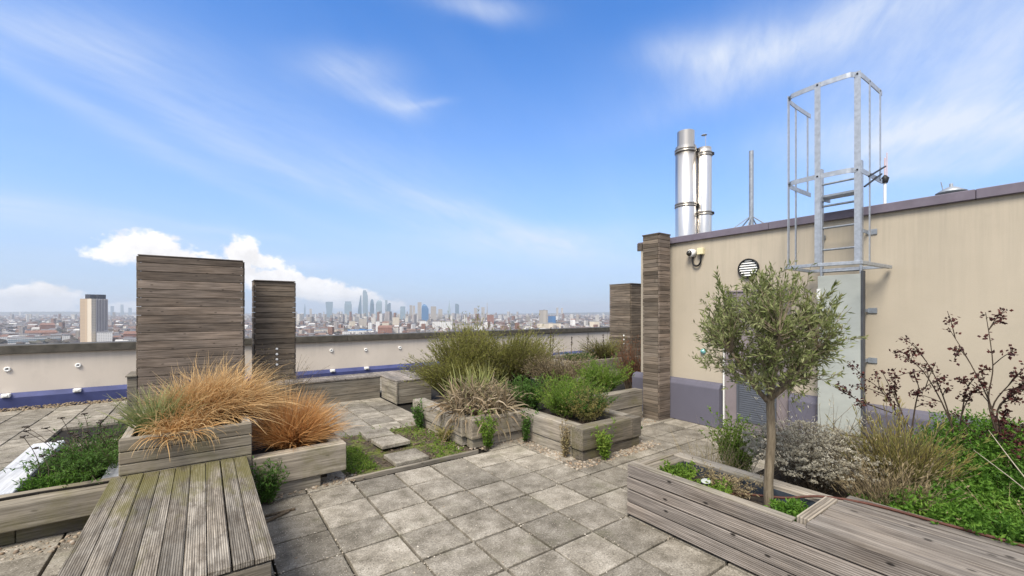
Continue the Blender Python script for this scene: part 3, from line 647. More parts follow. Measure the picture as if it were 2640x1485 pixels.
for a in (0, 1.2, 2.3, 3.4, 4.4, 5.4):
    g = Geo(); g.bar((8+.03*math.cos(a),3.663+.03*math.sin(a),3.42), (8+.55*math.cos(a),3.663+.55*math.sin(a),3.04), .016,.016); g.build('strut', M_galvd, t)
t = thing('roof_aerial', 'slender aerial with red and white rod behind the ladder cage', 'aerial', (7, 1.58, 2.82))
g = Geo(); g.tube([(7,1.58,2.82),(7,1.58,3.40)], .016, 8); g.build('pole', M_white, t)
g = Geo(); g.tube([(7,1.58,3.34),(7,1.58,3.40),(7,1.58,3.44)], [.03,.045,.012], 8); g.build('clamp', M_black, t)
g = Geo(); g.tube([(7,1.58,3.42),(7,1.58,3.66)], .008, 6); g.tube([(7,1.56,3.42),(7,1.56,3.72)], .005, 6); g.build('rod', M_rednozzle, t)
t = thing('roof_cowl', 'low round metal roof cowl above the coping at right', 'cowl', (8, 1.13, 2.82))
g = Geo(); g.lathe((8,1.13,0), (0,0,1), [(.10,2.82),(.10,3.26),(.15,3.275),(.155,3.285),(.05,3.35),(.02,3.36),(.02,3.40),(0,3.405)], 24); g.build('cap', M_galvd, t)
g = Geo(); g.tube([(8.02,1.2,3.28),(8.02,1.23,3.45)], .006, 5); g.build('wire', M_galvd, t)

# ---------------------------------------------------------------- caged ladder
t = thing('cage_ladder', 'galvanised caged access ladder fixed to the penthouse wall with guard sheet', 'ladder', (6.0, 1.75, 0))
YL, YR, XL = 1.945, 1.565, 6.03
for y in (YL, YR):
    g = Geo(); g.bar((XL,y,.05), (XL,y,3.42), .06, .022, (0,1,0)); g.build('stile', M_galv, t, bevel=.002)
for k in range(12):
    z = .35+k*.262
    g = Geo(); g.tube([(XL,YL-.012,z),(XL,YR+.012,z)], .013, 8); g.build('rung', M_galvd, t)
g = Geo(); 
for k in range(4): g.bar((XL+.0+.05*k-.06,YL-.02,3.075),(XL+.05*k-.06,YR+.02,3.075), .03,.025)
g.bar((XL-.1,YL-.03,3.04),(XL+.16,YL-.03,3.06),.012,.05); g.build('step_plate', M_galvd, t)
def hoop(z, closed=False):
    pts = [(6.02,2.06,z),(5.62,2.065,z)]
    pts += [(5.46+.0-.16*math.sin(a)-.03, 1.91+.15*math.cos(a), z) for a in np.linspace(.25, 1.2, 4)]
    pts += [(5.262,1.735,z)]
    pts += [(5.43-.16*math.sin(a), 1.545-.15*math.cos(a), z) for a in np.linspace(1.2,.25,4)]
    pts += [(5.62,1.392,z),(6.02,1.385,z)]
    return smooth_path(pts, 3)
def strap(pts, th, h):
    g = Geo(); V = []; n = len(pts)
    for i, p in enumerate(pts):
        d = (pts[min(i+1,n-1)]-pts[max(i-1,0)]).normalized(); s = d.cross(Vector((0,0,1)))*th/2
        for a, b in ((-1,-1),(1,-1),(1,1),(-1,1)): V.append(tuple(p+s*a+Vector((0,0,b*h/2))))
    Fc = [(i*4+k,i*4+(k+1)%4,(i+1)*4+(k+1)%4,(i+1)*4+k) for i in range(n-1) for k in range(4)]+[(0,1,2,3),(n*4-1,n*4-2,n*4-3,n*4-4)]
    g.add(V, Fc); return g
for z in (4.10, 3.135): strap(hoop(z), .008, .05).build('hoop', M_galv, t)
for (x, y, up, w) in ((5.33,2.035,(1,0,0),.042),(5.262,1.735,(0,1,0),.052),(5.335,1.415,(0,1,0),.052),(5.62,2.07,(1,0,0),.035),(5.95,2.065,(1,0,0),.035),(5.62,1.388,(1,0,0),.035),(5.95,1.38,(1,0,0),.035)):
    zb = 2.2 if x < 5.9 else 3.13
    g = Geo(); sx, sy = (.008, w) if up[1] else (w, .008)
    g.box(x-sx/2-.008, y-sy/2, zb, x+sx/2-.008, y+sy/2, 4.125); g.build('cage_bar', M_galv, t)
    for z in (4.10, 3.135):
        g = Geo(); g.obox((x-.014, y, z), .014, .014, .014); g.build('bolt', M_black, t)
g = Geo()
fr = [(5.262,1.735),(5.30,2.035),(6.17,2.08),(6.17,1.33),(5.33,1.38)]
for a, b in (((5.30,2.05),(6.1,2.065)),((5.30,2.05),(5.26,1.735)),((5.26,1.735),(5.32,1.39)),((5.32,1.39),(6.16,1.345)),((6.04,2.05),(6.04,1.36))): g.bar((*a,2.2),(*b,2.2),.036,.036)
g.build('base_frame', M_galv, t, bevel=.003)
g = Geo(); g.box(XL-.045, YR-.005, .02, XL-.037, YL+.03, 2.135); g.build('guard_sheet', M_sheet, t, bevel=.002)
g = Geo(); g.box(XL-.050, YR-.028, .02, XL+.03, YR-.006, 2.17); g.build('edge_gap_shade', M_dark, t, bevel=.002)  # dark strip standing in for the shaded gap beside the guard sheet
g = Geo(); g.box(XL-.056, YL+.0, 1.86, XL-.046, YL+.035, 1.98); g.build('padlock_plate', M_white, t)
for z in (.55, 1.15, 1.72, 2.62):
    for y, s in ((YL, 1), (YR, -1)):
        g = Geo(); g.box(XL+.0, y+s*.012, z-.02, 6.195, y+s*.020, z+.02); g.box(6.187, y+s*.02, z-.03, 6.197, y+s*.10, z+.03); g.build('bracket', M_galvd, t)
g = Geo(); g.bar((5.55,1.38,3.10),(6.05,1.36,3.30),.014,.014); g.bar((5.45,1.39,2.98),(5.95,1.37,3.20),.014,.014); g.build('gate_rods', M_black, t)

# ================================================================== PLANTS
if 1:
    M_orange = foliage('orange_sedge', [(.26,.115,.03),(.46,.225,.062),(.57,.33,.12),(.38,.17,.048),(.62,.44,.22)], (.67,.50,.27), .3)
    M_orange2 = foliage('copper_sedge', [(.22,.075,.02),(.42,.17,.045),(.54,.245,.075),(.58,.33,.13)], (.62,.40,.18), .3, tipmix=.7)
    M_grgrass = foliage('green_grass', [(.07,.13,.025),(.13,.20,.05),(.20,.25,.09),(.10,.16,.03)], (.38,.36,.18), .35)
    M_herb = foliage('dark_herb', [(.035,.075,.012),(.055,.12,.02),(.09,.18,.03),(.045,.06,.02)], None, .3)
    M_bright = foliage('bright_herb', [(.06,.12,.015),(.12,.21,.025),(.18,.28,.04),(.25,.29,.06)], None, .35)
    M_cover = foliage('cover_leaf', [(.04,.10,.012),(.075,.17,.02),(.12,.24,.03),(.19,.30,.05)], None, .35)
    M_strap = foliage('withered_strap', [(.06,.045,.025),(.15,.11,.065),(.28,.21,.135),(.37,.30,.21),(.10,.09,.04),(.23,.155,.09),(.15,.16,.06)], (.33,.27,.18), .15, tipmix=.4)
    M_strapg = foliage('green_strap', [(.12,.19,.05),(.20,.27,.07),(.28,.31,.10)], (.38,.36,.15), .3)
    M_broom = foliage('broom_olive', [(.095,.115,.02),(.18,.195,.035),(.27,.26,.06),(.145,.15,.04)], (.29,.28,.09), .3)
    M_straw = foliage('straw', [(.24,.19,.11),(.36,.29,.17),(.17,.13,.06),(.22,.21,.07)], (.42,.34,.21), .3)
    M_olive = foliage('olive_leaf', [(.055,.08,.02),(.115,.15,.04),(.19,.22,.078),(.29,.31,.15),(.14,.13,.04)], (.24,.25,.11), .3, .5, tipmix=.35)
    M_dead = foliage('dry_flower', [(.20,.18,.13),(.35,.32,.245),(.49,.46,.375),(.60,.57,.48)], None, .2, .8)
    M_wispy = foliage('wispy_stem', [(.12,.14,.035),(.19,.20,.055),(.26,.24,.07),(.30,.22,.065),(.10,.13,.03)], (.33,.29,.12), .3)
    M_smoke = foliage('purple_leaf', [(.035,.015,.014),(.06,.022,.02),(.10,.03,.024),(.05,.025,.03)], None, .2)
    M_seed = foliage('seed_head', [(.03,.022,.016),(.055,.042,.03)], None, 0)
    M_red = foliage('rusty_leaf', [(.16,.05,.025),(.24,.09,.04),(.10,.045,.03)], (.26,.13,.07), .25)
    B_olive = bark('olive_bark', (.085,.066,.044), (.235,.195,.14)); B_dark = bark('dark_bark', (.03,.022,.018), (.10,.075,.055))
    B_pale = bark('pale_stem', (.30,.255,.19), (.48,.43,.35))
    WR = (.34, -.12, 0)      # breeze combs the sedges to the right
    GO = 'orange sedges in the left planters'
    tuft('ornamental_grass', 'tallest orange grass clump, in the raised box in front of the wide screen', 'grass clump', (-.02,4.98,.65), 1900, .56, .0075, 1.1, .70, M_orange, .14, (.42,-.12,0), GO, jit=.09)
    tuft('ornamental_grass', 'sweeping pale orange grass clump between the tallest and the copper one', 'grass clump', (.20,5.05,.64), 1600, .70, .0075, 1.25, .95, M_orange, .15, (.62,-.18,0), GO, jit=.08)
    tuft('ornamental_grass', 'rounded copper grass clump in the low planter with overhanging end', 'grass clump', (.76,4.92,.29), 2600, .66, .0068, 1.15, .50, M_orange2, .10, (.10,-.06,0), GO, jit=.06)
    tuft('ornamental_grass', 'small orange grass fringe spilling over the raised box front', 'grass clump', (-.16,4.62,.665), 520, .36, .008, 1.5, 1.7, M_orange, .19, (.05,-.35,0), GO, az=(math.pi, 2.7), jit=.09)
    tuft('grass_tuft', 'green grass tuft at left corner of raised box', 'grass clump', (-.33,4.80,.655), 420, .46, .009, .9, .4, M_grgrass, .11, jit=.07)
    # left planter herbs with dark seed heads
    t = bush('herb', 'dark green feathery herb with black seed heads at photo left', 'herb', (-.84,5.42,.20), (.34,.82,.19), 620, 22, (.034,.009), M_herb, up=.35, stemw=.004, droop=.1)
    bush('', '', '', (-.95,4.98,.20), (.2,.24,.14), 200, 24, (.03,.011), M_cover, up=.35, stemw=.004, parent=t)
    g = Geo(); gh = Geo()
    for k in range(22):
        b = Vector((random.uniform(-1.1,-.62), random.uniform(4.9,5.8), .3)); e = b+Vector((random.uniform(-.28,.12), random.uniform(-.1,.2), random.uniform(.18,.42)))
        g.tube(smooth_path([b, (b+e)/2+Vector((.02,0,.03)), e], 3), .0025, 4)
        gh = Geo(); gh.lathe(tuple(e), (random.gauss(0,.2),random.gauss(0,.2),1), [(.001,-.010),(.010,-.004),(.021,.002),(.013,.006),(.001,.005)], 7)
        for q in range(7): gh.lathe((e.x+random.gauss(0,.012), e.y+random.gauss(0,.012), e.z+.003), (random.gauss(0,.2),random.gauss(0,.2),1), [(.001,-.006),(.008,.0),(.001,.006)], 6)
        gh.build('seed_head', M_seed, t)
    g.build('seed_stalks', B_dark, t)
    # weeds against the timber
    GW = 'weeds growing up the planter sides'
    def weed(c, rad, label, mat=M_bright, n=26, lp=22, leaf=(.042,.017)):
        return bush('weed', label, 'weed', c, rad, n, lp, leaf, mat, GW, up=.35, stemw=.004, droop=.05, lo=.1, rough=.2)
    weed((.47,4.33,0), (.13,.11,.27), 'dark green spiky weed beside the deck bench and low sleeper', M_herb, 44, 26, (.05,.012))
    weed((2.86,4.44,0), (.15,.10,.42), 'bushy weed at the left front corner of the stepped planter', M_bright, 46)
    weed((3.40,4.38,0), (.07,.07,.38), 'slim dark weed in the inner corner of the stepped planter', M_herb, 22)
    weed((3.43,3.66,0), (.06,.09,.34), 'dull brownish weed on left side of the stepped planter front corner', M_straw, 22, 16)
    weed((3.74,3.33,0), (.10,.07,.33), 'bright green weed against the nearest face of the stepped planter', M_bright, 40, 24)
    weed((2.56,5.85,0), (.09,.16,.32), 'dark weed against the far left side of the stepped planter', M_herb, 40)
    weed((2.58,5.10,0), (.10,.22,.14), 'yellow-green low weed at foot of the stepped planter left side', M_wispy, 50, 20, (.03,.012))
    weed((4.60,3.62,0), (.06,.15,.2), 'small dark weed behind the right corner of the stepped planter', M_herb, 18)
    # ground plants on the mulch strip
    gp = Geo(); p = np.concatenate([strip(1.24,4.60,1.55,5.5,620,.0), strip(2.2,4.5,2.62,4.95,120,.0), strip(1.3,5.75,2.6,6.1,60), strip(2.25,5.0,2.6,5.9,110)])
    P = paths(p, unit(np.array([.15,.0,.7])+rdir(len(p))*.8), .03+.06*RS.rand(len(p)), 1.1, 4); ribbons(gp, P, .007)
    q, tn, u = along(P, .2, 1, 5); leaves(gp, q, rdir(len(q)), .018, .011)
    gp.build('creeping_grass', M_bright, kind='stuff')
    # stepped planter
    t = tuft('strap_plant', 'big mound of withered grey-brown strap leaves in stepped planter', 'strap-leaf plant', (3.16,5.10,.29), 1700, .58, .030, 1.5, 1.5, M_strap, .40, lo=.05, part='withered_leaves', jit=.2)
    g = Geo(); b = disc(150, (3.3,5.5,.3), .42, .2); a = RS.rand(150)*6.28; ribbons(g, paths(b, dirs(a, np.pi/2-.1-.7*RS.rand(150)), .42+.30*RS.rand(150), .45, 6, (0,0,0), .04), .020); g.build('green_leaves', M_strapg, t)
    bush('shrub', 'wide olive-brown broom shrub behind the strap-leaf plant', 'shrub', (4.95,6.85,.3), (1.15,1.0,.74), 1700, 30, (.045,.010), M_broom, up=.6, stemw=.006, droop=.0, ldir=.35)
    bush('shrub', 'taller left olive-green broom shrub rising above the parapet edge', 'shrub', (4.05,7.0,.3), (.70,.7,.98), 1100, 30, (.045,.011), M_broom, up=.7, stemw=.006, droop=.0, ldir=.4)
    bush('shrub', 'low spreading olive shrub next to corner bench end', 'shrub', (3.70,6.75,.25), (1.05,.62,.50), 1100, 28, (.04,.010), M_broom, up=.5, stemw=.006, ldir=.4)
    bush('shrub', 'straw-coloured twiggy shrub between the broom and the far planter', 'shrub', (5.2,5.75,.3), (.8,.6,.52), 760, 15, (.036,.009), M_straw, up=.55, stemw=.006, ldir=.4)
    bush('shrub', 'bright green fennel-like shrub at front of the stepped planter', 'shrub', (3.92,4.20,.28), (.42,.46,.40), 380, 40, (.028,.009), M_bright, up=.55, stemw=.004, ldir=.5, droop=.1, rough=.2)
    t = bush('shrub', 'reddish-tipped dark green shrub near the stepped planter front corner', 'shrub', (4.05,3.88,.28), (.36,.24,.33), 260, 40, (.026,.008), M_herb, up=.5, stemw=.004, ldir=.5, rough=.2)
    bush('', '', '', (4.0,3.85,.28), (.34,.26,.36), 260, 18, (.03,.007), M_wispy, parent=t, stemw=.004, rough=.2)
    bush('shrub', 'small dark green shrub left of the fennel-like one', 'shrub', (3.74,4.75,.28), (.35,.35,.42), 220, 40, (.035,.013), M_herb, up=.55, stemw=.004)
    bush('shrub', 'lime green shrub next to the lavender plinth corner', 'shrub', (5.3,4.8,.35), (.5,.42,.44), 380, 34, (.038,.010), M_bright, up=.6, stemw=.004, ldir=.45, rough=.2)
    bush('shrub', 'lime green plant left of the plinth-corner shrub', 'shrub', (4.70,4.80,.30), (.42,.35,.30), 260, 34, (.034,.011), M_bright, up=.6, stemw=.004, ldir=.5, rough=.2)
    bush('shrub', 'rusty red withered shrub below the far weathered screen', 'shrub', (7.55,5.95,.0), (.42,.4,.95), 300, 14, (.05,.010), M_red, up=.6, stemw=.009, ldir=.4)
    # rear planter
    bush('grass_tuft', 'olive grass tuft in the far planter by the screen', 'grass clump', (8.5,7.62,.42), (.85,.32,.48), 600, 14, (.05,.008), M_broom, stemw=.008, ldir=.2)
    bush('herb', 'low dark green herb at left end of far planter', 'herb', (7.75,7.75,.42), (.5,.35,.2), 260, 24, (.035,.013), M_herb, stemw=.005)
    t = thing('seed_stalks', 'tall dry seed stalks standing in the far planter', 'seed stalk', (7.3,8.3,.42)); g = Geo(); gh = Geo()
    for (x, y, h) in ((7.42,8.5,1.0),(7.47,8.46,.8),(7.9,8.2,.75),(8.3,8.0,.85),(8.9,8.0,.8),(6.9,7.9,.9)):
        g.tube([(x,y,.3),(x+.01,y,.3+h*.6),(x+.03,y,.3+h)], .007, 5)
        for q in range(26): gh.lathe((x+.02+random.gauss(0,.012),y+random.gauss(0,.012),.3+h*random.uniform(.62,1.)), (0,0,1), [(.001,-.015),(.012,.0),(.001,.015)], 5)
    g.build('stalks', STEM, t); gh.build('heads', M_seed, t)
    # grey twiggy growth behind the sedges, below the narrow screen
    bush('shrub', 'grey-brown twiggy shrub at foot of the narrow screen', 'shrub', (.95,7.7,.0), (.55,.4,.85), 240, 9, (.03,.008), M_straw, up=.5, stemw=.006)

    # ---------------- olive
    OX, OY = 3.18, 1.33
    t = thing('olive_tree', 'small round-headed olive tree in the bench planter', 'tree', (OX, OY, .2))
    g = Geo(); g.tube(smooth_path([(OX+.005,OY,.2),(OX-.006,OY+.01,.5),(OX+.004,OY-.004,.8),(OX,OY,1.06),(OX+.003,OY,1.12)], 4), list(np.linspace(.033,.025,13))+[.026,.028,.029,.026], 12)
    cen = np.array([OX-.01, OY+.05, 1.50]); limbs = []
    for k, (a, s) in enumerate(((.4,.42),(1.5,.5),(2.6,.46),(3.7,.5),(4.8,.44),(5.6,.48),(.9,.2))):
        e = Vector((OX+s*.62*math.cos(a), OY+s*.62*math.sin(a), 1.46+random.uniform(-.1,.14))); b = Vector((OX,OY,1.05+.012*k))
        pts = smooth_path([b, b.lerp(e,.4)+Vector((0,0,-.03)), b.lerp(e,.75)+Vector((0,0,.0)), e], 4); g.tube(pts, list(np.linspace(.019,.006,len(pts))), 7); limbs.append(pts)
    tr = g.build('trunk', B_olive, t)
    n = 640; v = rdir(n); gapn = np.sin(v[:,0]*7.3+v[:,2]*5.1+.6)*np.sin(v[:,1]*8.1-v[:,2]*6.3+1.2); v = v[gapn > -.30][:430]; n = len(v); v[:,2] = np.where(v[:,2] < -.9, -v[:,2], v[:,2])
    lump = 1+.12*np.sin(v[:,0]*5+1)+.12*np.sin(v[:,1]*6+v[:,2]*4)+RS.normal(size=n)*.09
    rr = (.25+.75*RS.rand(n)**.45)
    tipp = cen + v*np.array([.45,.46,.43])*(lump*rr)[:,None]
    tipp[:,2] = np.maximum(tipp[:,2], 1.12+.12*np.hypot(tipp[:,0]-OX, tipp[:,1]-OY))
    q_ = tipp-cen; q_n = np.linalg.norm(q_/np.array([.47,.47,.47]), axis=1, keepdims=True); tipp = cen+q_/np.maximum(q_n, 1)
    allp = np.array([tuple(p) for l in limbs for p in l[4:]])
    near = allp[np.argmin(((tipp[:,None]-allp[None]+np.array([0,0,-.10]))**2).sum(-1), 1)]
    L = np.linalg.norm(tipp-near, axis=1); P = paths(near, unit(unit(tipp-near)+np.array([0,0,.15])), L, -.05, 6, (0,0,0), .06)
    g = Geo(); ribbons(g, P, .006, taper=.5); g.build('twigs', B_olive, t)
    gl = Geo()
    sp, tn, u = along(P, .35, 1, 5); dd = unit(tn+rdir(len(sp))*.75+np.array([0,0,.25])); S = paths(sp, dd, .05+.09*RS.rand(len(sp)), -.1, 3, (0,0,0), .08)
    g = Geo(); ribbons(g, S, .003, taper=.5); g.build('shoots', B_olive, t)
    p, tn, u = along(S, .05, 1, 6); d2 = unit(tn*.8+rdir(len(p))*.75)
    tone = .5+.5*np.sin(p[:,0]*17+p[:,2]*9)*np.sin(p[:,1]*15-p[:,2]*12)
    leaves(gl, p, d2, .030+.022*RS.rand(len(p)), .0085+.004*RS.rand(len(p)), np.clip(tone*.45+RS.rand(len(p))*.55,0,1), .1)
    # upright sprigs breaking the outline
    for (x, y, z0, h) in ((OX-.10,OY+.30,1.80,.22),(OX-.05,OY+.15,1.87,.12),(OX+.02,OY+.03,1.88,.10),(OX+.1,OY-.12,1.84,.11),(OX-.02,OY-.25,1.78,.13),(OX-.12,OY+.22,1.82,.14),(OX,OY-.34,1.72,.10)):
        q = np.array([[x,y,z0-.15]]); S = paths(q, unit(np.array([[random.gauss(0,.15),random.gauss(0,.15),1.]])), h+.15, 0, 6, (0,0,0), .04); ribbons(gl, S, .004)
        p, tn, u = along(S, .3, 1, 44); leaves(gl, p, unit(tn*.9+rdir(len(p))*.6), .045, .010)
    gl.build('crown', M_olive, t)
    # herbs in the olive planter
    bush('herb', 'yellow-green herb in far end of the olive planter', 'herb', (3.10,1.98,.30), (.18,.14,.13), 110, 26, (.032,.016), M_bright, stemw=.003)
    bush('herb', 'small green herb beside the black spotlight', 'herb', (3.04,1.64,.30), (.12,.13,.11), 60, 22, (.032,.016), M_bright, stemw=.003)
    bush('herb', 'green herb at near end of the olive planter by the trunk', 'herb', (3.10,1.18,.30), (.18,.11,.12), 100, 24, (.034,.015), M_cover, stemw=.003)
    bush('herb', 'withered straw-coloured sprigs in the middle of the olive planter', 'herb', (3.22,1.66,.30), (.15,.3,.15), 110, 12, (.026,.009), M_straw, stemw=.003)
    # ---------------- bed behind the bench
    t = bush('shrub', 'grey dried-flower shrub with many pale heads behind olive trunk', 'shrub', (3.98,1.36,.22), (.42,.50,.54), 460, 10, (.03,.006), M_dead, up=.45, stemw=.0045, lo=.4, rough=.16)
    g = Geo(); n = 760; a = RS.rand(n)*6.28; r = np.sqrt(RS.rand(n)); z = .22+.56*np.sqrt(1-.5*r**2)*(.55+.47*RS.rand(n))
    hc = np.stack([3.98+.42*r*np.cos(a), 1.36+.50*r*np.sin(a), z], -1)
    q = np.repeat(hc, 26, 0); d = rdir(len(q)); d[:,2] = np.abs(d[:,2])*.8
    leaves(g, q+d*.010, unit(d), .012+.010*RS.rand(len(q)), .008, np.repeat(RS.rand(n),26)*.55+RS.rand(len(q))*.4); g.build('flower_heads', M_dead, t)
    bush('shrub', 'yellow-green upright shrub left of the dried-flower one', 'shrub', (4.3,2.12,.05), (.22,.24,.52), 150, 36, (.030,.014), M_bright, up=.5, stemw=.004, rough=.2)
    t = tuft('dry_grass', 'pale dry wispy stems left of the dried-flower shrub', 'grass clump', (3.75,2.0,.1), 230, .62, .004, .95, .15, M_straw, .25)
    bush('shrub', 'olive wispy broom shrub with orange tips right of dried-flower one', 'shrub', (4.2,.86,.2), (.36,.28,.52), 1000, 18, (.05,.006), M_wispy, up=.5, stemw=.005, ldir=.25, rough=.2)
    bush('shrub', 'dull twiggy shrub between the hose and the wispy broom', 'shrub', (3.80,.84,.2), (.25,.34,.36), 460, 14, (.035,.006), M_straw, up=.5, stemw=.004, ldir=.3, rough=.2)
    # carpet of ground cover nobody could count
    gc = Geo(); n = 6000; b = np.stack([3.55+2.2*RS.rand(n)**1.1, -1.0+1.98*RS.rand(n), np.full(n,.28)], -1)
    hh = .20+.15*(.5+.5*np.sin(b[:,0]*4.1+1)*np.sin(b[:,1]*5.3))+.06*RS.rand(n)
    hh *= np.clip((1.0-b[:,1])*2.2+.1, .45, 1)*(.9+.75*np.clip(b[:,0]-4.0, 0, 1.3))
    P = paths(b, unit(np.array([0,0,1.])+rdir(n)*.45), hh, .3, 4, (0,0,0), .1); ribbons(gc, P, .004, RS.rand(n)*.4)
    p, tn, u = along(P, .4, 1, 17); tone = .5+.5*np.sin(p[:,0]*9)*np.sin(p[:,1]*11+1)
    leaves(gc, p, unit(rdir(len(p))+np.array([-.1,0,.4])), .022+.016*RS.rand(len(p)), .012+.006*RS.rand(len(p)), np.clip(.5*tone+.5*RS.rand(len(p)),0,1)); gc.build('ground_cover', M_cover, kind='stuff')
    gd = Geo(); n = 330; b = np.stack([3.6+2.0*RS.rand(n), -.7+1.55*RS.rand(n), np.full(n,.34)], -1)
    P = paths(b, unit(np.array([.1,.2,.55])+rdir(n)*.6), .18+.28*RS.rand(n), .4, 5, (0,0,0), .12); ribbons(gd, P, .0045); p, tn, u = along(P, .5, 1, 3); leaves(gd, p, rdir(len(p)), .020, .011)
    gd.build('dry_stems', M_straw, kind='stuff')
    gf = Geo(); 
    for k in range(34):
        c = (random.uniform(3.6,4.2), random.uniform(-.5,.25), random.uniform(.5,.56)); gf.lathe(c, (random.gauss(0,.3),random.gauss(0,.3),1), [(.001,.004),(.008,.004),(.009,.0),(0,-.002)], 7)
    gf.build('tiny_flowers', M_white, kind='stuff')
    # purple-leaved shrubs
    def smoke(label, c, tips, nl=24, leaf=.036):
        t = thing('purple_shrub', label, 'shrub', c, 'purple-leaved shrubs along the penthouse wall'); g = Geo(); gl = Geo()
        b = Vector(c)
        for (pts, bare) in tips:
            P = smooth_path([b]+[Vector(p) for p in pts], 5); m = len(P); g.tube(P, list(np.linspace(.008,.002,m)), 6)
            ends = [(P, .45 if not bare else .9)]
            for q in range(4):
                i = int(m*(.42+.5*random.random())); s0 = P[min(i,m-2)]; dv = (P[-1]-P[m//2]).normalized()
                e = s0+(dv+Vector([random.gauss(0,.55) for _ in range(3)])).normalized()*random.uniform(.10,.26); S = smooth_path([s0, (s0+e)/2+Vector((0,0,.015)), e], 4); g.tube(S, list(np.linspace(.004,.002,len(S))), 5); ends.append((S, .3))
            for S, lo in ends:
                A = np.array([[tuple(p) for p in S]]); k = nl if lo < .9 else 8
                # leaves sit in bunches towards the ends
                p, tn, u = along(A, max(lo, .45), 1, 4); p = np.repeat(p, k//4, 0)+RS.normal(size=(4*(k//4),3))*.017; leaves(gl, p, unit(rdir(len(p))+np.array([0,0,.2])), leaf*(.4+.6*RS.rand(len(p))), leaf*.62, None, .2)
        g.build('stems', B_dark, t); gl.build('leaves', M_smoke, t)
    smoke('leftmost purple-leaved shrub, reaching across the galvanised guard sheet', (5.0,.98,.30), [([(5.0,1.02,.72),(4.98,1.16,1.0),(4.97,1.33,1.12)],0),([(5.0,.99,.7),(4.95,1.05,.95),(4.9,1.13,1.18)],0),([(5.02,.98,.72),(5.0,1.3,.86),(4.98,1.52,.98)],0),([(5.,.94,.75),(4.97,.90,1.0),(4.9,.84,1.06)],0)])
    smoke('middle purple-leaved shrub with two leafy arching branches', (5.0,.66,.30), [([(5.,.70,.75),(5.,.80,1.15),(5.,.93,1.42)],0),([(5.,.70,.75),(5.0,.88,1.2),(5.,1.08,1.34)],0),([(5.,.66,.7),(5.,.63,1.0),(4.98,.60,1.14)],0),([(5.,.62,.6),(4.9,.50,.78),(4.9,.4,.86)],0)])
    smoke('tall bare-stemmed purple-leaved shrub at right with curved dark trunk', (4.8,.36,.30), [([(4.8,.42,.7),(4.8,.48,1.02),(4.82,.46,1.3),(4.85,.50,1.70)],0),([(4.8,.42,.7),(4.8,.47,1.0),(4.85,.58,1.3),(4.9,.71,1.58)],0),([(4.8,.42,.72),(4.8,.46,.98),(4.8,.36,1.2),(4.8,.26,1.38)],1),([(4.8,.44,.9),(4.8,.36,1.10),(4.8,.25,1.18)],0),([(4.8,.40,.66),(4.8,.25,1.0),(4.8,.19,1.12)],0)])
    smoke('low purple-leaved shrub at the photo right edge', (4.6,.12,.30), [([(4.6,.2,.6),(4.6,.26,.85)],0),([(4.6,.15,.6),(4.6,.14,.98)],0),([(4.7,.33,.55),(4.75,.42,.80)],0),([(4.8,.5,.55),(4.9,.62,.80)],0)])
    t = thing('bare_twigs', 'pale leafless twigs crossing the ground cover at photo right edge', 'twig', (3.95,-.05,.3)); g = Geo()
    for (a, b) in (((3.9,.0,.35),(4.2,.42,.92)),((3.9,.0,.35),(4.1,.22,.95)),((3.85,-.06,.35),(4.3,.5,.75)),((3.85,-.08,.35),(4.0,.05,1.0)),((3.9,.05,.4),(4.4,.25,.95)),((3.95,-.1,.4),(4.2,.02,.9))):
        a, b = Vector(a), Vector(b); g.tube(smooth_path([a, a.lerp(b,.5)+Vector((0,.03+random.gauss(0,.03),.05)), b], 4), [.0036,.0036,.0034,.0032,.003,.0028,.0024,.002,.0015], 5)
    g.build('stems', B_pale, t)

# ================================================================== THE CITY BELOW
GZ = -70.0
def far(x, d):
    Xc = (x-1320)/F*d; return Xc*CY+d*SY, -Xc*SY+d*CY
def zat(y, d): return CAMH-(y-HOR)/F*d
g = Geo(); g.add([(-13500,-13500,GZ),(13500,-13500,GZ),(13500,13500,GZ),(-13500,13500,GZ)], [(0,1,2,3)])
def mat_ground():
    m, nt = newmat('city_ground'); co = objco(nt); a = nt.noise(co, .004, 8, .7); b = nt.voro(co, .02)
    finish(nt, nt.mix(nt.ramp(b, [(.2,0.),(.6,.5)]), nt.ramp(a, [(.35,(.05,.05,.045)),(.6,(.11,.095,.085))]), (.16,.14,.13)), .95, spec=.1); return m
g.build('ground', mat_ground(), kind='structure')
def mat_city(name, cols, floors=3.2, dark=.45, glass=False, vert=False, wscale=4.0):
    m, nt = newmat(name); co = objco(nt); r = nt.attr('rnd'); n = len(cols)
    c = nt.ramp(r, [(i/(n-1) if n > 1 else 0, q) for i, q in enumerate(cols)], 'CONSTANT' if n > 3 else 'LINEAR')
    X = nt.n('SeparateXYZ', co); z = X.outputs[2]; h = nt.m('ADD', nt.m('ADD', X.outputs[0], X.outputs[1]), 0.)
    fz = nt.m('GREATER_THAN', nt.m('FRACT', nt.m('DIVIDE', z, floors)), .45); fh = nt.m('GREATER_THAN', nt.m('FRACT', nt.m('DIVIDE', h, wscale)), .35)
    up = nt.m('LESS_THAN', nt.m('ABSOLUTE', nt.n('SeparateXYZ', nt.n('NewGeometry').outputs['Normal']).outputs[2]), .3)
    win = nt.m('MULTIPLY', fh if vert else nt.m('MULTIPLY', fz, fh), up)
    c = nt.mix(nt.m('MULTIPLY', win, dark), c, (.05,.06,.08))
    finish(nt, c, .25 if glass else .85, spec=.5 if glass else .2); return m
PAL = [(.42,.38,.34),(.24,.13,.09),(.5,.48,.45),(.30,.27,.24),(.58,.55,.50),(.20,.12,.09),(.33,.30,.29),(.62,.61,.60),(.28,.20,.16),(.15,.14,.15)]
M_city = mat_city('city_walls', PAL)
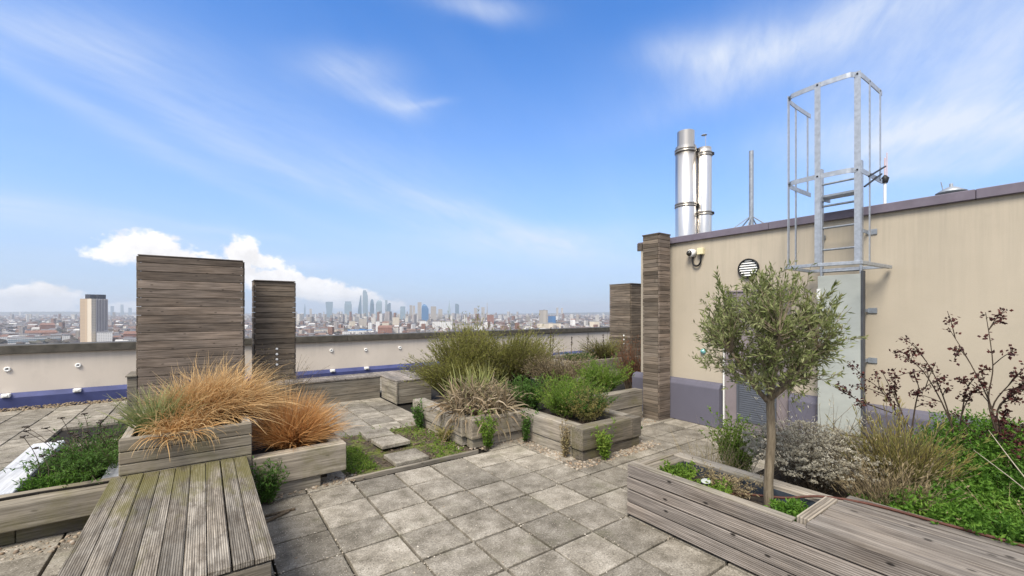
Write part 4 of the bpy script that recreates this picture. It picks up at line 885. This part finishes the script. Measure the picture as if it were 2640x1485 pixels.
M_glassb = mat_city('blue_glass_tower', [(.22,.31,.38),(.30,.38,.42)], 4, .35, True)
M_glassd = mat_city('dark_glass_tower', [(.12,.19,.25),(.17,.24,.30)], 4, .4, True)
M_deepb = mat_city('deep_blue_tower', [(.04,.13,.30),(.06,.17,.34)], 4, .3, True)
M_conc = mat_city('concrete_tower', [(.36,.33,.29),(.46,.42,.37)], 3, .4)
M_brick = mat_city('red_brick_block', [(.25,.12,.085),(.29,.15,.11)], 3, .4)
M_wht = mat_city('white_block', [(.66,.65,.63),(.74,.73,.71)], 3.4, .35)
M_crm = mat_city('cream_block', [(.55,.49,.40),(.60,.53,.43)], 3.4, .35)
M_bluer = simple('blue_roof', (.05,.19,.42), .5, nscale=.1, amp=.1)
M_roofg = simple('grey_roof', (.22,.22,.23), .8, nscale=.1, amp=.2)
M_roofr = simple('tile_roof', (.20,.11,.085), .85, nscale=.2, amp=.25)

def gable(g, gr, c, sx, sy, z1, rh, rot, rnd):
    M = Matrix.Rotation(rot, 3, 'Z'); c = Vector((c[0], c[1], 0))
    P = [tuple(M @ Vector((a*sx/2,b*sy/2,0))+c+Vector((0,0,z1))) for a,b in ((-1,-1),(1,-1),(1,1),(-1,1))]+[tuple(M @ Vector((a*sx/2*.86,0,0))+c+Vector((0,0,z1+rh))) for a in (-1,1)]
    gr.add(P, [(0,1,5,4),(2,3,4,5),(1,2,5),(3,0,4)], rnd)
def block(name, label, cat, x0, x1, ytop, d, mat, depth=None, roof=None, group=None, rot=None, taper=None, roofmat=None, extra=None, zb=GZ):
    """a building seen between two columns of the photo; stands on the ground at its own distance"""
    ang = math.atan(((x0+x1)/2-1320)/F); w = (x1-x0)/F*d*math.cos(ang); c = far((x0+x1)/2, d); z1 = zat(ytop, d); rot = -YAW-ang if rot is None else rot
    dp = depth or w*.8; t = thing(name, label, cat, (c[0], c[1], GZ), group); dv = Vector((c[0], c[1], 0)).normalized()*dp/2; cc = (c[0]+dv.x, c[1]+dv.y)
    g = Geo()
    if taper:
        M = Matrix.Rotation(rot, 3, 'Z'); rings = []
        for (h, fx, fy, ox) in taper:
            z = GZ+(z1-GZ)*h; rings.append([tuple(M @ Vector((a*w/2*fx+ox*w, b*dp/2*fy, 0))+Vector((cc[0], cc[1], z))) for a, b in ((-1,-1),(1,-1),(1,1),(-1,1))])
        V = [p for r_ in rings for p in r_]; k = len(rings)
        g.add(V, [(i*4+q, i*4+(q+1)%4, (i+1)*4+(q+1)%4, (i+1)*4+q) for i in range(k-1) for q in range(4)]+[tuple(range(k*4-4, k*4))])
    else: g.obox((cc[0], cc[1], (GZ+z1)/2), w, dp, z1-GZ, rot)
    g.build('walls', mat, t)
    if roof == 'gable':
        gr = Geo(); gable(None, gr, cc, w*1.03, dp*1.05, z1, min(w,dp)*.28, rot, .5); gr.build('roof', roofmat or M_roofr, t)
    elif roof == 'flat':
        gr = Geo(); gr.obox((cc[0], cc[1], z1+.6), w*1.015, dp*1.02, 1.2, rot); gr.obox((cc[0]+w*.1, cc[1], z1+2.2), w*.22, dp*.4, 2.4, rot); gr.build('roof', roofmat or M_roofg, t)
    return t, cc, w, dp, z1
SK = 'towers of the distant city skyline'
D0 = 4300
for a in [
 ('flared pale glass tower, second tall one from the skyline left end', 840, 858, 778, D0, M_glassb, [(0,.80,1,0),(.45,.84,1,0),(.93,1.08,1,0),(1,1.02,1,0)]),
 ('pale glass tower with narrowed dark top left of the tallest pair', 888, 907, 777, D0, M_glassb, [(0,1,1,0),(.82,1,1,0),(.93,.82,.9,0),(1,.86,.9,0)]),
 ('wedge-shaped glass tower leaning on the tallest skyline tower', 920.5, 934, 761, D0, M_glassd, [(0,.85,1,-.05),(.5,.62,1,.06),(1,.14,.5,.25)]),
 ('tallest glass tower of the distant skyline with stepped crown', 934.5, 949, 748, D0+150, M_glassb, [(0,.9,1,0),(.60,.95,1,0),(.84,.92,1,0),(.841,.80,.9,-.05),(.95,.78,.9,-.07),(.951,.5,.8,-.12),(1,.48,.8,-.12)]),
 ('slim rounded dark tower just right of the tallest one', 954, 964.5, 771, D0, M_glassd, [(0,.9,1,0),(.5,1,1,0),(.8,.92,1,0),(.93,.66,.8,0),(1,.3,.5,0)]),
 ('broad round-topped grey tower in the skyline cluster', 969, 985, 774, D0-100, M_glassb, [(0,1,1,0),(.8,1,1,0),(.93,.8,.9,.05),(1,.45,.7,.08)]),
 ('thin tower at right of the skyline cluster', 993, 999, 774, D0, M_glassb, None),
 ('slant-topped tower at right end of the skyline cluster', 998, 1007.5, 781, D0-200, M_glassd, [(0,1,1,0),(.88,1,1,0),(1,.45,1,.25)]),
 ('pale squat tower right of the skyline cluster', 1032, 1045, 790, D0-300, M_glassb, None),
 ('pale twin-like slab tower right of the squat one', 1056, 1063, 787, D0-300, M_conc, None),
 ('slim grey slab next to the pale twin-like one', 1064, 1070, 788, D0-300, M_conc, None),
 ('tall lavender-grey slab tower left of the blue tower', 1076.5, 1086.5, 779, D0-600, M_conc, None),
 ('deep blue pointed glass tower of the skyline', 1087, 1105, 784, 3300, M_deepb, [(0,1,1,0),(.72,1,1,0),(.9,.7,.9,-.1),(1,.2,.6,-.12)]),
 ('beige square tower right of the blue tower', 1110.5, 1124.5, 790, 3300, M_conc, None),
 ('dull small tower between the beige one and the spire', 1130, 1140.5, 797, 3400, M_conc, None),
 ('slender pointed glass spire alone on the skyline', 1155, 1162, 774, 5200, M_glassb, [(0,1.3,1.2,0),(.5,.85,.9,0),(1,.08,.1,0)]),
 ('dark slim tower right of the pointed spire', 1173.5, 1183.5, 783, 4600, M_glassd, [(0,1,1,0),(.9,1,1,0),(1,.6,1,-.2)]),
 ('short dull tower far right of the spire', 1222, 1230, 794, 4800, M_conc, None),
 ('short slab tower beside the thin mast', 1241, 1249.5, 792, 4800, M_conc, None),
 ('thin pale tower at the far left end of the skyline', 784, 788, 783, 5600, M_glassb, [(0,1.2,1,0),(.7,1,1,0),(1,.15,.3,0)]),
 ('small grey tower near the narrow screen on the skyline', 798, 804, 796, 4600, M_conc, None),
 ('tiny distant tower right of the beige slab block', 1434, 1439.5, 793, 5600, M_conc, None),
 ('tiny distant tower, second right of the beige slab block', 1446, 1451.5, 794, 5600, M_conc, None),
 ('ghostly distant tower just right of the black-topped tower', 285, 294, 789, 7600, M_glassb, None),
 ('ghostly tallest distant tower between black-topped tower and screen', 310.5, 319, 785, 7600, M_glassb, None),
 ('ghostly distant tower nearest the wide screen', 331, 340, 793, 7600, M_glassb, None)]:
    lb, x0, x1, yt, d, mt, tp = a; block('skyline_tower', lb, 'tower', x0, x1, yt, d, mt, taper=tp, group=SK)
t = thing('skyline_mast', 'needle-thin mast on the skyline right of the spire', 'mast', (*far(1256, 5000), GZ)); g = Geo(); c = far(1256, 5000); g.tube([(c[0],c[1],GZ),(c[0],c[1],zat(780,5000))], [7,2.5], 6); g.build('mast', M_conc, t)
# mid distance blocks
MB_ = 'single buildings of the nearer city'
for a in [
 ('brown brick tower block right of the spire, mid distance', 1255.5, 1273, 812, 2300, M_brick, 'flat'),
 ('tall beige slab block left of far weathered screen', 1390, 1412, 800, 2100, M_conc, 'flat'),
 ('dark blue-green block right beside the beige slab', 1413, 1433, 815, 2300, M_deepb, 'flat'),
 ('red brick terrace block above parapet below the skyline cluster', 974, 1011, 845, 1250, M_brick, 'gable'),
 ('long low blue-roofed shed at parapet edge', 895, 960, 852, 1380, M_wht, 'blue'),
 ('white stair-tower block left of the red brick terrace', 969, 979, 829, 1330, M_wht, 'flat'),
 ('pale slim block left of the white stair tower', 949, 959, 832, 1450, M_wht, 'flat'),
 ('white cube block with dark window, mid distance', 1082, 1098.5, 828, 1700, M_wht, 'flat'),
 ('long white low block in the middle of the view', 1114, 1166, 829, 1750, M_wht, 'flat'),
 ('long grey shed right of the long white block', 1166, 1232, 837, 1650, M_conc, 'flat'),
 ('small white block above parapet near centre', 1222, 1243, 840, 1500, M_wht, 'flat'),
 ('thin white slab right of the small white block', 1250, 1257, 830, 1500, M_wht, 'flat'),
 ('wide cream block under the beige slab tower', 1384, 1446, 834, 1650, M_crm, 'flat'),
 ('white house right of the wide cream block', 1470, 1483, 824, 1900, M_wht, 'gable'),
 ('low pale block near far screen', 1520, 1545, 829, 1900, M_crm, 'flat'),
 ('white low block beside narrow screen at parapet', 760, 801, 857, 1300, M_wht, 'flat'),
 ('cream block with windows right of the white low one', 806, 850, 850, 1320, M_crm, 'flat'),
 ('second cream block left of the blue-roofed shed', 852, 886, 849, 1360, M_crm, 'flat'),
 ('grey tower-like block below the tallest skyline tower', 925, 945, 822, 1800, M_conc, 'flat'),
 ('pale twin block left of the grey one under the skyline', 900, 916, 828, 1750, M_crm, 'flat'),
 ('peach-coloured slab block right of skyline cluster', 1012, 1029, 818, 2000, M_crm, 'flat'),
 ('pinkish block behind the red brick terrace', 985, 1003, 832, 1600, M_crm, 'gable'),
 ('red-roofed large house, left of black-topped tower', 102, 143, 838, 1500, M_brick, 'gable'),
 ('long red-brick row behind the glazed office', 62, 150, 858, 1180, M_brick, 'gable'),
 ('glazed stair core at right end of the long office', 160, 181, 866, 990, M_wht, 'flat'),
 ('white box podium at foot of the black-topped tower', 249, 290, 857, 900, M_wht, 'flat'),
 ('tan low block right of the white podium', 292, 312, 869, 1000, M_crm, 'gable'),
 ('brick block close to the wide screen', 318, 356, 861, 1080, M_brick, 'gable'),
 ('pale house row at the photo left edge', 0, 20, 868, 1050, M_wht, 'gable'),
 ]:
    lb, x0, x1, yt, d, mt, rf = a
    if rf == 'blue': block('city_block', lb, 'building', x0, x1, yt, d, mt, 40, 'flat', MB_, roofmat=M_bluer)
    else: block('city_block', lb, 'building', x0, x1, yt, d, mt, (x1-x0)/F*d*.6 if x1-x0 < 30 else 24, rf, MB_)
# long glazed office at the far left
t, cc, w, dp, z1 = block('office_block', 'long low glazed office with white frames at photo left', 'building', 22, 159, 871, 980, M_wht, 22, 'flat')
fw = Vector((cc[0], cc[1], 0)).normalized(); ex = Vector((fw.y, -fw.x, 0))
for z in (z1-4.0, z1-8.2):
    g = Geo()
    for k in range(40):
        p = Vector((cc[0], cc[1], z))+ex*(w*(k+.5)/40-w/2)-fw*(dp/2+.08); g.obox(tuple(p), w/40*.8, .2, 2.7, math.atan2(ex.y, ex.x))
    g.build('window_band', M_glassd, t)
# the black-topped tower
d = 900; c3 = far(235.5, d); tw = thing('tower_block', 'tall concrete tower with black roof plant and vertical fins, left', 'tower', (*c3, GZ))
rayv = Vector((c3[0], c3[1], 0)).normalized(); prp = Vector((rayv.y, -rayv.x, 0)); TH = R(33)
eR = prp*math.cos(TH)+rayv*math.sin(TH); eL = -prp*math.sin(TH)+rayv*math.cos(TH); rotT = math.atan2(eR.y, eR.x); C3 = Vector((*c3, 0))
def tbox(name, mat, a0, a1, b0, b1, z0, z1):
    c = C3+eR*((a0+a1)/2)+eL*((b0+b1)/2); g = Geo(); g.obox((c.x, c.y, (z0+z1)/2), a1-a0, b1-b0, z1-z0, rotT); return g.build(name, mat, tw)
M_tan = mat_city('tan_tower_panel', [(.40,.31,.22),(.46,.36,.26)], 3, .25)
M_fin = mat_city('pale_fin', [(.50,.47,.48),(.50,.47,.48)], 300, .0)
M_blk = simple('black_plant', (.03,.034,.05), .6, amp=.1, nscale=.3)
zt = zat(770, d); tbox('main_slab', mat_city('dark_curtain_wall', [(.085,.08,.095),(.11,.105,.115)], 3, .4), .4, 30, .4, 31, GZ, zt-.5)
tbox('side_slab', M_tan, 0, 29, 12, 31.6, GZ, zt); tbox('side_slab', M_crm, 0, 8, -.2, 11.5, GZ, zt)
for k in range(8): tbox('fin', M_fin, 9+k*2.9, 10.1+k*2.9, -.7, .5, GZ, zt)
tbox('roof_plant', M_blk, 3, 12, 8, 22, zt-.4, zat(758.5, d)); tbox('roof_plant', M_blk, 14, 29, 3, 20, zt-.4, zat(758.5, d))

# the mass of houses and trees out to the horizon, past counting
gw = Geo(); gr = Geo(); N = 9000
dd = 900*np.exp(RS.rand(N)*math.log(10500/900)); xx = RS.uniform(-350, 2700, N)
for x, d in zip(xx, dd):
    if d < 1500 and x < 300 and 850 < d < 1050: continue
    c = far(x, d); s = (.8+d/4200.); w = random.uniform(8, 26)*s; dp = random.uniform(7, 13)*s; h = random.choice((6,7,7,8,9,10,12,14))*(1 if random.random() < .93 else random.uniform(1.5, 3.2)); rot = random.choice((0,.3,.9,1.3,-.4))+random.gauss(0,.1)
    if h > 16: w *= .6
    if d > 5500: h *= 1.6
    r = random.random(); gw.obox((c[0], c[1], GZ+h/2), w, dp, h, rot, r)
    if h < 15: gable(None, gr, c, w*1.05, dp*1.1, GZ+h, dp*.33, rot, random.random())
for k in range(420):   # taller blocks too many to tell apart around the centre of the city
    d = random.uniform(2400, 7000); x = random.gauss(1010, 190) if k % 3 else random.uniform(-100, 1750); c = far(x, d); h = random.uniform(22, 62)*(1 if k % 7 else 1.35); w = random.uniform(12, 30)
    gw.obox((c[0], c[1], GZ+h/2), w, w*random.uniform(.6, 1.2), h, random.uniform(0, 1.5), random.choice((.02, .24, .24, .35, .46, .46, .70, .70, .80, .14)))
gw.build('distant_houses', M_city, kind='stuff')
mr, nt = newmat('distant_roof'); finish(nt, nt.ramp(nt.attr('rnd'), [(0,(.15,.095,.08)),(.22,(.12,.11,.12)),(.55,(.20,.14,.12)),(.70,(.16,.155,.165)),(.86,(.48,.47,.46))], 'CONSTANT'), .85); gr.build('distant_roofs', mr, kind='stuff')
N = 10500; dd = 900*np.exp(RS.rand(N)*math.log(10000/900)); xx = RS.uniform(-350, 2700, N)
t5 = (1+5**.5)/2; iv = unit(np.array([(-1,t5,0),(1,t5,0),(-1,-t5,0),(1,-t5,0),(0,-1,t5),(0,1,t5),(0,-1,-t5),(0,1,-t5),(t5,0,-1),(t5,0,1),(-t5,0,-1),(-t5,0,1)], float))
fc = np.array([(0,11,5),(0,5,1),(0,1,7),(0,7,10),(0,10,11),(1,5,9),(5,11,4),(11,10,2),(10,7,6),(7,1,8),(3,9,4),(3,4,2),(3,2,6),(3,6,8),(3,8,9),(4,9,5),(2,4,11),(6,2,10),(8,6,7),(9,8,1)])
cl = np.sin(xx*.011+2)*np.sin(dd*.004)+RS.normal(size=N)*.5 > -.1; xx, dd = xx[cl], dd[cl]; N = len(xx)
cx = (xx-1320)/F*dd; C = np.stack([cx*CY+dd*SY, -cx*SY+dd*CY, np.full(N, GZ+4.)], -1); rad = (4+5*RS.rand(N))*(.8+dd/3500)
v = iv[None]*rad[:,None,None]*(1+RS.normal(size=(N,12,1))*.25)*np.array([1.4,1.4,.8]) + C[:,None,:]; v[...,2] = np.minimum(v[...,2], GZ+15)
gt = Geo(); gt.add(v.reshape(-1,3), (fc[None]+(np.arange(N)*12)[:,None,None]).reshape(-1,3), np.repeat(RS.rand(N),12))
gt.build('distant_trees', foliage('winter_tree', [(.045,.036,.036),(.070,.055,.052),(.055,.055,.035),(.085,.068,.058)], None, 0), kind='stuff')
g = Geo(); xs = np.linspace(-900, 3000, 60); V = []; 
for x in xs:
    dh = 11500; c = far(x, dh); h = 42+22*math.sin(x*.004+1)+10*math.sin(x*.013)+(16 if x < 500 else 0); c2 = far(x, dh+600); V += [(c[0],c[1],GZ-2),(c2[0],c2[1],GZ+max(h,20))]
g.add(V, [(2*i,2*i+2,2*i+3,2*i+1) for i in range(59)], .5); g.build('hills', simple('far_hills', (.07,.075,.06), .95, nscale=.002, amp=.4), kind='structure')

# ================================================================== SKY, SUN, CAMERA
SUN_EL = R(52)
sd = Vector((-.86, -.51, 0)).normalized()
SUN = Vector((sd.x*math.cos(SUN_EL), sd.y*math.cos(SUN_EL), math.sin(SUN_EL)))
w = bpy.data.worlds.new('World'); sc.world = w; w.use_nodes = True; w.node_tree.nodes.clear(); nt = NT(w.node_tree)
sky = nt.n('TexSky', sky_type='NISHITA'); sky.sun_disc = False; sky.sun_elevation = SUN_EL; sky.sun_rotation = math.atan2(sd.x, sd.y)
sky.altitude = 80; sky.air_density = 1.0; sky.dust_density = .6; sky.ozone_density = 2.5
SKY_STR = .122; SKYTINT = (.34, .735, 1.15)
dirv = nt.n('TexCoord').outputs['Generated']; S3 = nt.n('SeparateXYZ', dirv)
az = nt.m('ARCTAN2', S3.outputs[0], S3.outputs[1]); el = nt.m('ARCSINE', S3.outputs[2])
# cloud sheets are laid out by compass bearing and height above the horizon
def ae(x, y):
    t = (x*2640/2576-1320)/F; v = (HOR-y*2640/2576)/F; return YAW+math.atan(t), math.atan2(v, math.sqrt(1+t*t))
pl = nt.n('CombineXYZ', nt.m('DIVIDE', S3.outputs[0], nt.m('ADD', nt.m('MAXIMUM', S3.outputs[2], 0.), .12)), nt.m('DIVIDE', S3.outputs[1], nt.m('ADD', nt.m('MAXIMUM', S3.outputs[2], 0.), .12)), 0.).outputs[0]
rotp = nt.n('Mapping'); nt.set(rotp.inputs[0], pl); rotp.inputs['Rotation'].default_value = (0, 0, R(-28)); rotp = rotp.outputs[0]
wisp = nt.noise(nt.scl(rotp, 1.0, 3.2, 1), 1.1, 9, .62, .9)
wisp2 = nt.noise(nt.scl(rotp, .55, 1.6, 1), .8, 5, .55, .5)
fil = nt.noise(nt.scl(rotp, 2.0, 9.0, 1), 1.3, 6, .6, .6)
azel = nt.n('CombineXYZ', az, el, 0.).outputs[0]
wn = nt.n('TexNoise'); nt.set(wn.inputs['Vector'], azel); wn.inputs['Scale'].default_value = 5; wn.inputs['Detail'].default_value = 4
wv = nt.vm('SUBTRACT', wn.outputs[1], (.5,.5,.5)); warp = nt.vm('MULTIPLY', wv, (.10,.05,0)); A2 = nt.vm('ADD', azel, warp); AS = nt.n('SeparateXYZ', A2); az2, el2 = AS.outputs[0], AS.outputs[1]
def blob(x, y, lx, ly, ang=0, a=None, e=None):
    """soft elliptical patch; centre, half sizes and tilt in degrees of arc"""
    A, E_ = ae(x, y); sx = lx/1068.; sy = ly/1068.; k = math.cos(E_); q = R(ang); c_, s_ = math.cos(q), math.sin(q)
    dx = nt.m('SUBTRACT', a or az2, A); dy = nt.m('SUBTRACT', e or el2, E_)
    u = nt.m('ADD', nt.m('MULTIPLY', dx, c_/sx), nt.m('MULTIPLY', dy, s_/sx)); v = nt.m('ADD', nt.m('MULTIPLY', dx, -s_/sy), nt.m('MULTIPLY', dy, c_/sy))
    return nt.m('EXPONENT', nt.m('MULTIPLY', nt.m('ADD', nt.m('MULTIPLY', u, u), nt.m('MULTIPLY', v, v)), -1.))
def total(parts):
    o = None
    for wgt, b in parts:
        b = nt.m('MULTIPLY', b, wgt); o = b if o is None else nt.m('ADD', o, b)
    return o
cir = total([(.34, blob(180, 262, 360, 20, -20)), (.30, blob(700, 415, 360, 26, -19)), (.5, blob(1180, 540, 260, 28, -16)), (.20, blob(520, 300, 520, 90, -20)), (.18, blob(900, 380, 500, 100, -16)),
  (.65, blob(870, 165, 100, 34, 4)), (.62, blob(985, 250, 75, 26, -8)), (.3, blob(1060, 258, 60, 8, 6)), (.55, blob(110, 540, 260, 22, -8)), (.35, blob(560, 582, 170, 10, -4)), (.35, blob(120, 85, 160, 40, 6)),
  (.70, blob(1200, 12, 130, 22, -4)), (.6, blob(1790, 130, 150, 32, -8)), (.55, blob(2080, 75, 330, 42, 12)), (.35, blob(1900, 105, 260, 70, 8)), (.85, blob(2480, 200, 210, 85, 22)), (.6, blob(2330, 60, 200, 80, 20)),
  (.9, blob(2460, 320, 240, 40, -8)), (.55, blob(2330, 420, 120, 18, -5)), (.5, blob(1440, 640, 220, 34, -6)), (.4, blob(1350, 600, 300, 30, 0)), (.3, blob(750, 655, 180, 14, 2))])
fil2 = nt.noise(nt.scl(rotp, 5.0, 16.0, 1), 1.5, 6, .65, .8)
tex = nt.m('ADD', nt.m('ADD', nt.m('MULTIPLY', wisp, .50), nt.m('MULTIPLY', fil, .32)), nt.m('MULTIPLY', fil2, .18))
cirrus = nt.m('MULTIPLY', nt.m('MULTIPLY', cir, nt.ramp(tex, [(.32, .28), (.68, 1.12)])), .82, clamp=True)
veil = nt.m('MULTIPLY', nt.ramp(wisp2, [(.45, 0.), (.80, .12)]), nt.ramp(el, [(.0, 1.), (.6, .45)]))
cirrus = nt.m('MINIMUM', nt.m('ADD', cirrus, veil), .9)
cn = nt.n('TexNoise'); nt.set(cn.inputs['Vector'], nt.scl(azel, 1, 1.25, 1)); cn.inputs['Scale'].default_value = 22; cn.inputs['Detail'].default_value = 8; cn.inputs['Roughness'].default_value = .6
def most(parts):
    o = None
    for wgt, b in parts:
        b = nt.m('MULTIPLY', b, wgt); o = b if o is None else nt.m('SMOOTH_MAX', o, b, .25)
    return o
cum = most([(1., blob(365, 622, 70, 34, 0, az, el)), (.8, blob(280, 640, 55, 20, 0, az, el)), (.9, blob(450, 650, 70, 26, 0, az, el)), (1., blob(610, 640, 45, 40, 0, az, el)), (.9, blob(672, 660, 40, 24, 0, az, el)), (1., blob(690, 705, 70, 36, 0, az, el)), (1., blob(780, 725, 80, 30, 0, az, el)),
  (1., blob(880, 750, 80, 28, 0, az, el)), (.9, blob(970, 768, 50, 20, 0, az, el)), (1., blob(95, 755, 60, 32, 0, az, el)), (.9, blob(20, 765, 60, 34, 0, az, el)), (.7, blob(300, 775, 60, 16, 0, az, el)), (.8, blob(560, 690, 120, 40, 0, az, el))])
cn2 = nt.noise(nt.scl(azel, 1, 1.2, 1), 70, 4, .6)
cgate = nt.ramp(cum, [(.08, 0.), (.40, 1.)])
cden = nt.m('ADD', cum, nt.m('MULTIPLY', cgate, nt.m('ADD', nt.m('MULTIPLY', nt.m('SUBTRACT', cn.outputs[0], .5), 1.7), nt.m('MULTIPLY', nt.m('SUBTRACT', cn2, .5), .5))))
cumulus = nt.ramp(cden, [(.36, 0.), (.62, 1.)])
cbase = nt.ramp(nt.m('DIVIDE', el, .16), [(.0, .6), (.25, .95), (.8, 1.)])
cumulus = nt.m('MULTIPLY', cumulus, cbase)
cshade = nt.ramp(nt.noise(azel, 15, 6, .6), [(.36, .78), (.58, 1.)])
skyc = nt.n('VectorMath', operation='SCALE'); nt.set(skyc.inputs[0], sky.outputs[0]); skyc.inputs[3].default_value = SKY_STR; skyc = skyc.outputs[0]
skyc = nt.mix(1, skyc, SKYTINT, 'MULTIPLY')
hz = nt.ramp(nt.m('DIVIDE', el, .6), [(.0, .92), (.15, .82), (.36, .46), (.62, .20), (.85, .06), (1., .0)])
skyc = nt.mix(hz, skyc, (.30, .366, .476))
skyc = nt.mix(cirrus, skyc, (.44, .475, .535))
behind = nt.n('VectorMath', operation='DOT_PRODUCT'); nt.set(behind.inputs[0], dirv); behind.inputs[1].default_value = (SY*.83, CY*.83, -.55)
fill_cloud = nt.m('MULTIPLY', nt.ramp(behind.outputs['Value'], [(.0, 1.), (.22, 0.)]), nt.ramp(wisp2, [(.30, .45), (.62, 1.)]))  # white cloud added outside the view as neutral fill light
skyc = nt.mix(nt.m('MULTIPLY', fill_cloud, .85), skyc, (.62, .61, .60))
skyc = nt.mix(cumulus, skyc, nt.mix(1, (.66, .645, .64), nt.n('CombineXYZ', cshade, cshade, cshade).outputs[0], 'MULTIPLY'))
bg = nt.n('Background'); nt.set(bg.inputs[0], skyc); bg.inputs[1].default_value = 1.0
out = nt.n('OutputWorld'); nt.t.links.new(bg.outputs[0], out.inputs[0])

L = bpy.data.lights.new('Sun', 'SUN'); L.energy = 3.0; L.angle = R(25); L.color = (1, .915, .775)
lo = bpy.data.objects.new('Sun', L); COL.objects.link(lo); lo.rotation_euler = (-SUN).to_track_quat('-Z', 'Y').to_euler(); lo.location = (-20, 10, 30)

HAZE = True
if HAZE:
    m, nt = newmat('haze_air'); v = nt.n('VolumePrincipled'); v.inputs['Color'].default_value = (.86, .92, 1, 1); v.inputs['Density'].default_value = 1.0e-4; v.inputs['Anisotropy'].default_value = .2
    o = nt.n('OutputMaterial'); nt.t.links.new(v.outputs[0], o.inputs[1])
    g = Geo(); g.box(-13600, -13600, GZ-1, 13600, 13600, 300); h = g.build('haze', m, kind='stuff')

cam = bpy.data.cameras.new('Camera'); co = bpy.data.objects.new('Camera', cam); COL.objects.link(co); sc.camera = co
cam.sensor_width = 36; cam.lens = 36*F/2640; cam.shift_y = (HOR-742.5)/2640; cam.clip_start = .05; cam.clip_end = 60000
co.location = (0, 0, CAMH); co.rotation_euler = (R(90), 0, -YAW)
vs = sc.view_settings; vs.view_transform = 'Standard'; vs.look = 'None'; vs.gamma = 1; vs.use_curve_mapping = False; vs.exposure = .93
sc.cycles.max_bounces = 6; sc.cycles.transparent_max_bounces = 4; sc.cycles.volume_bounces = 0
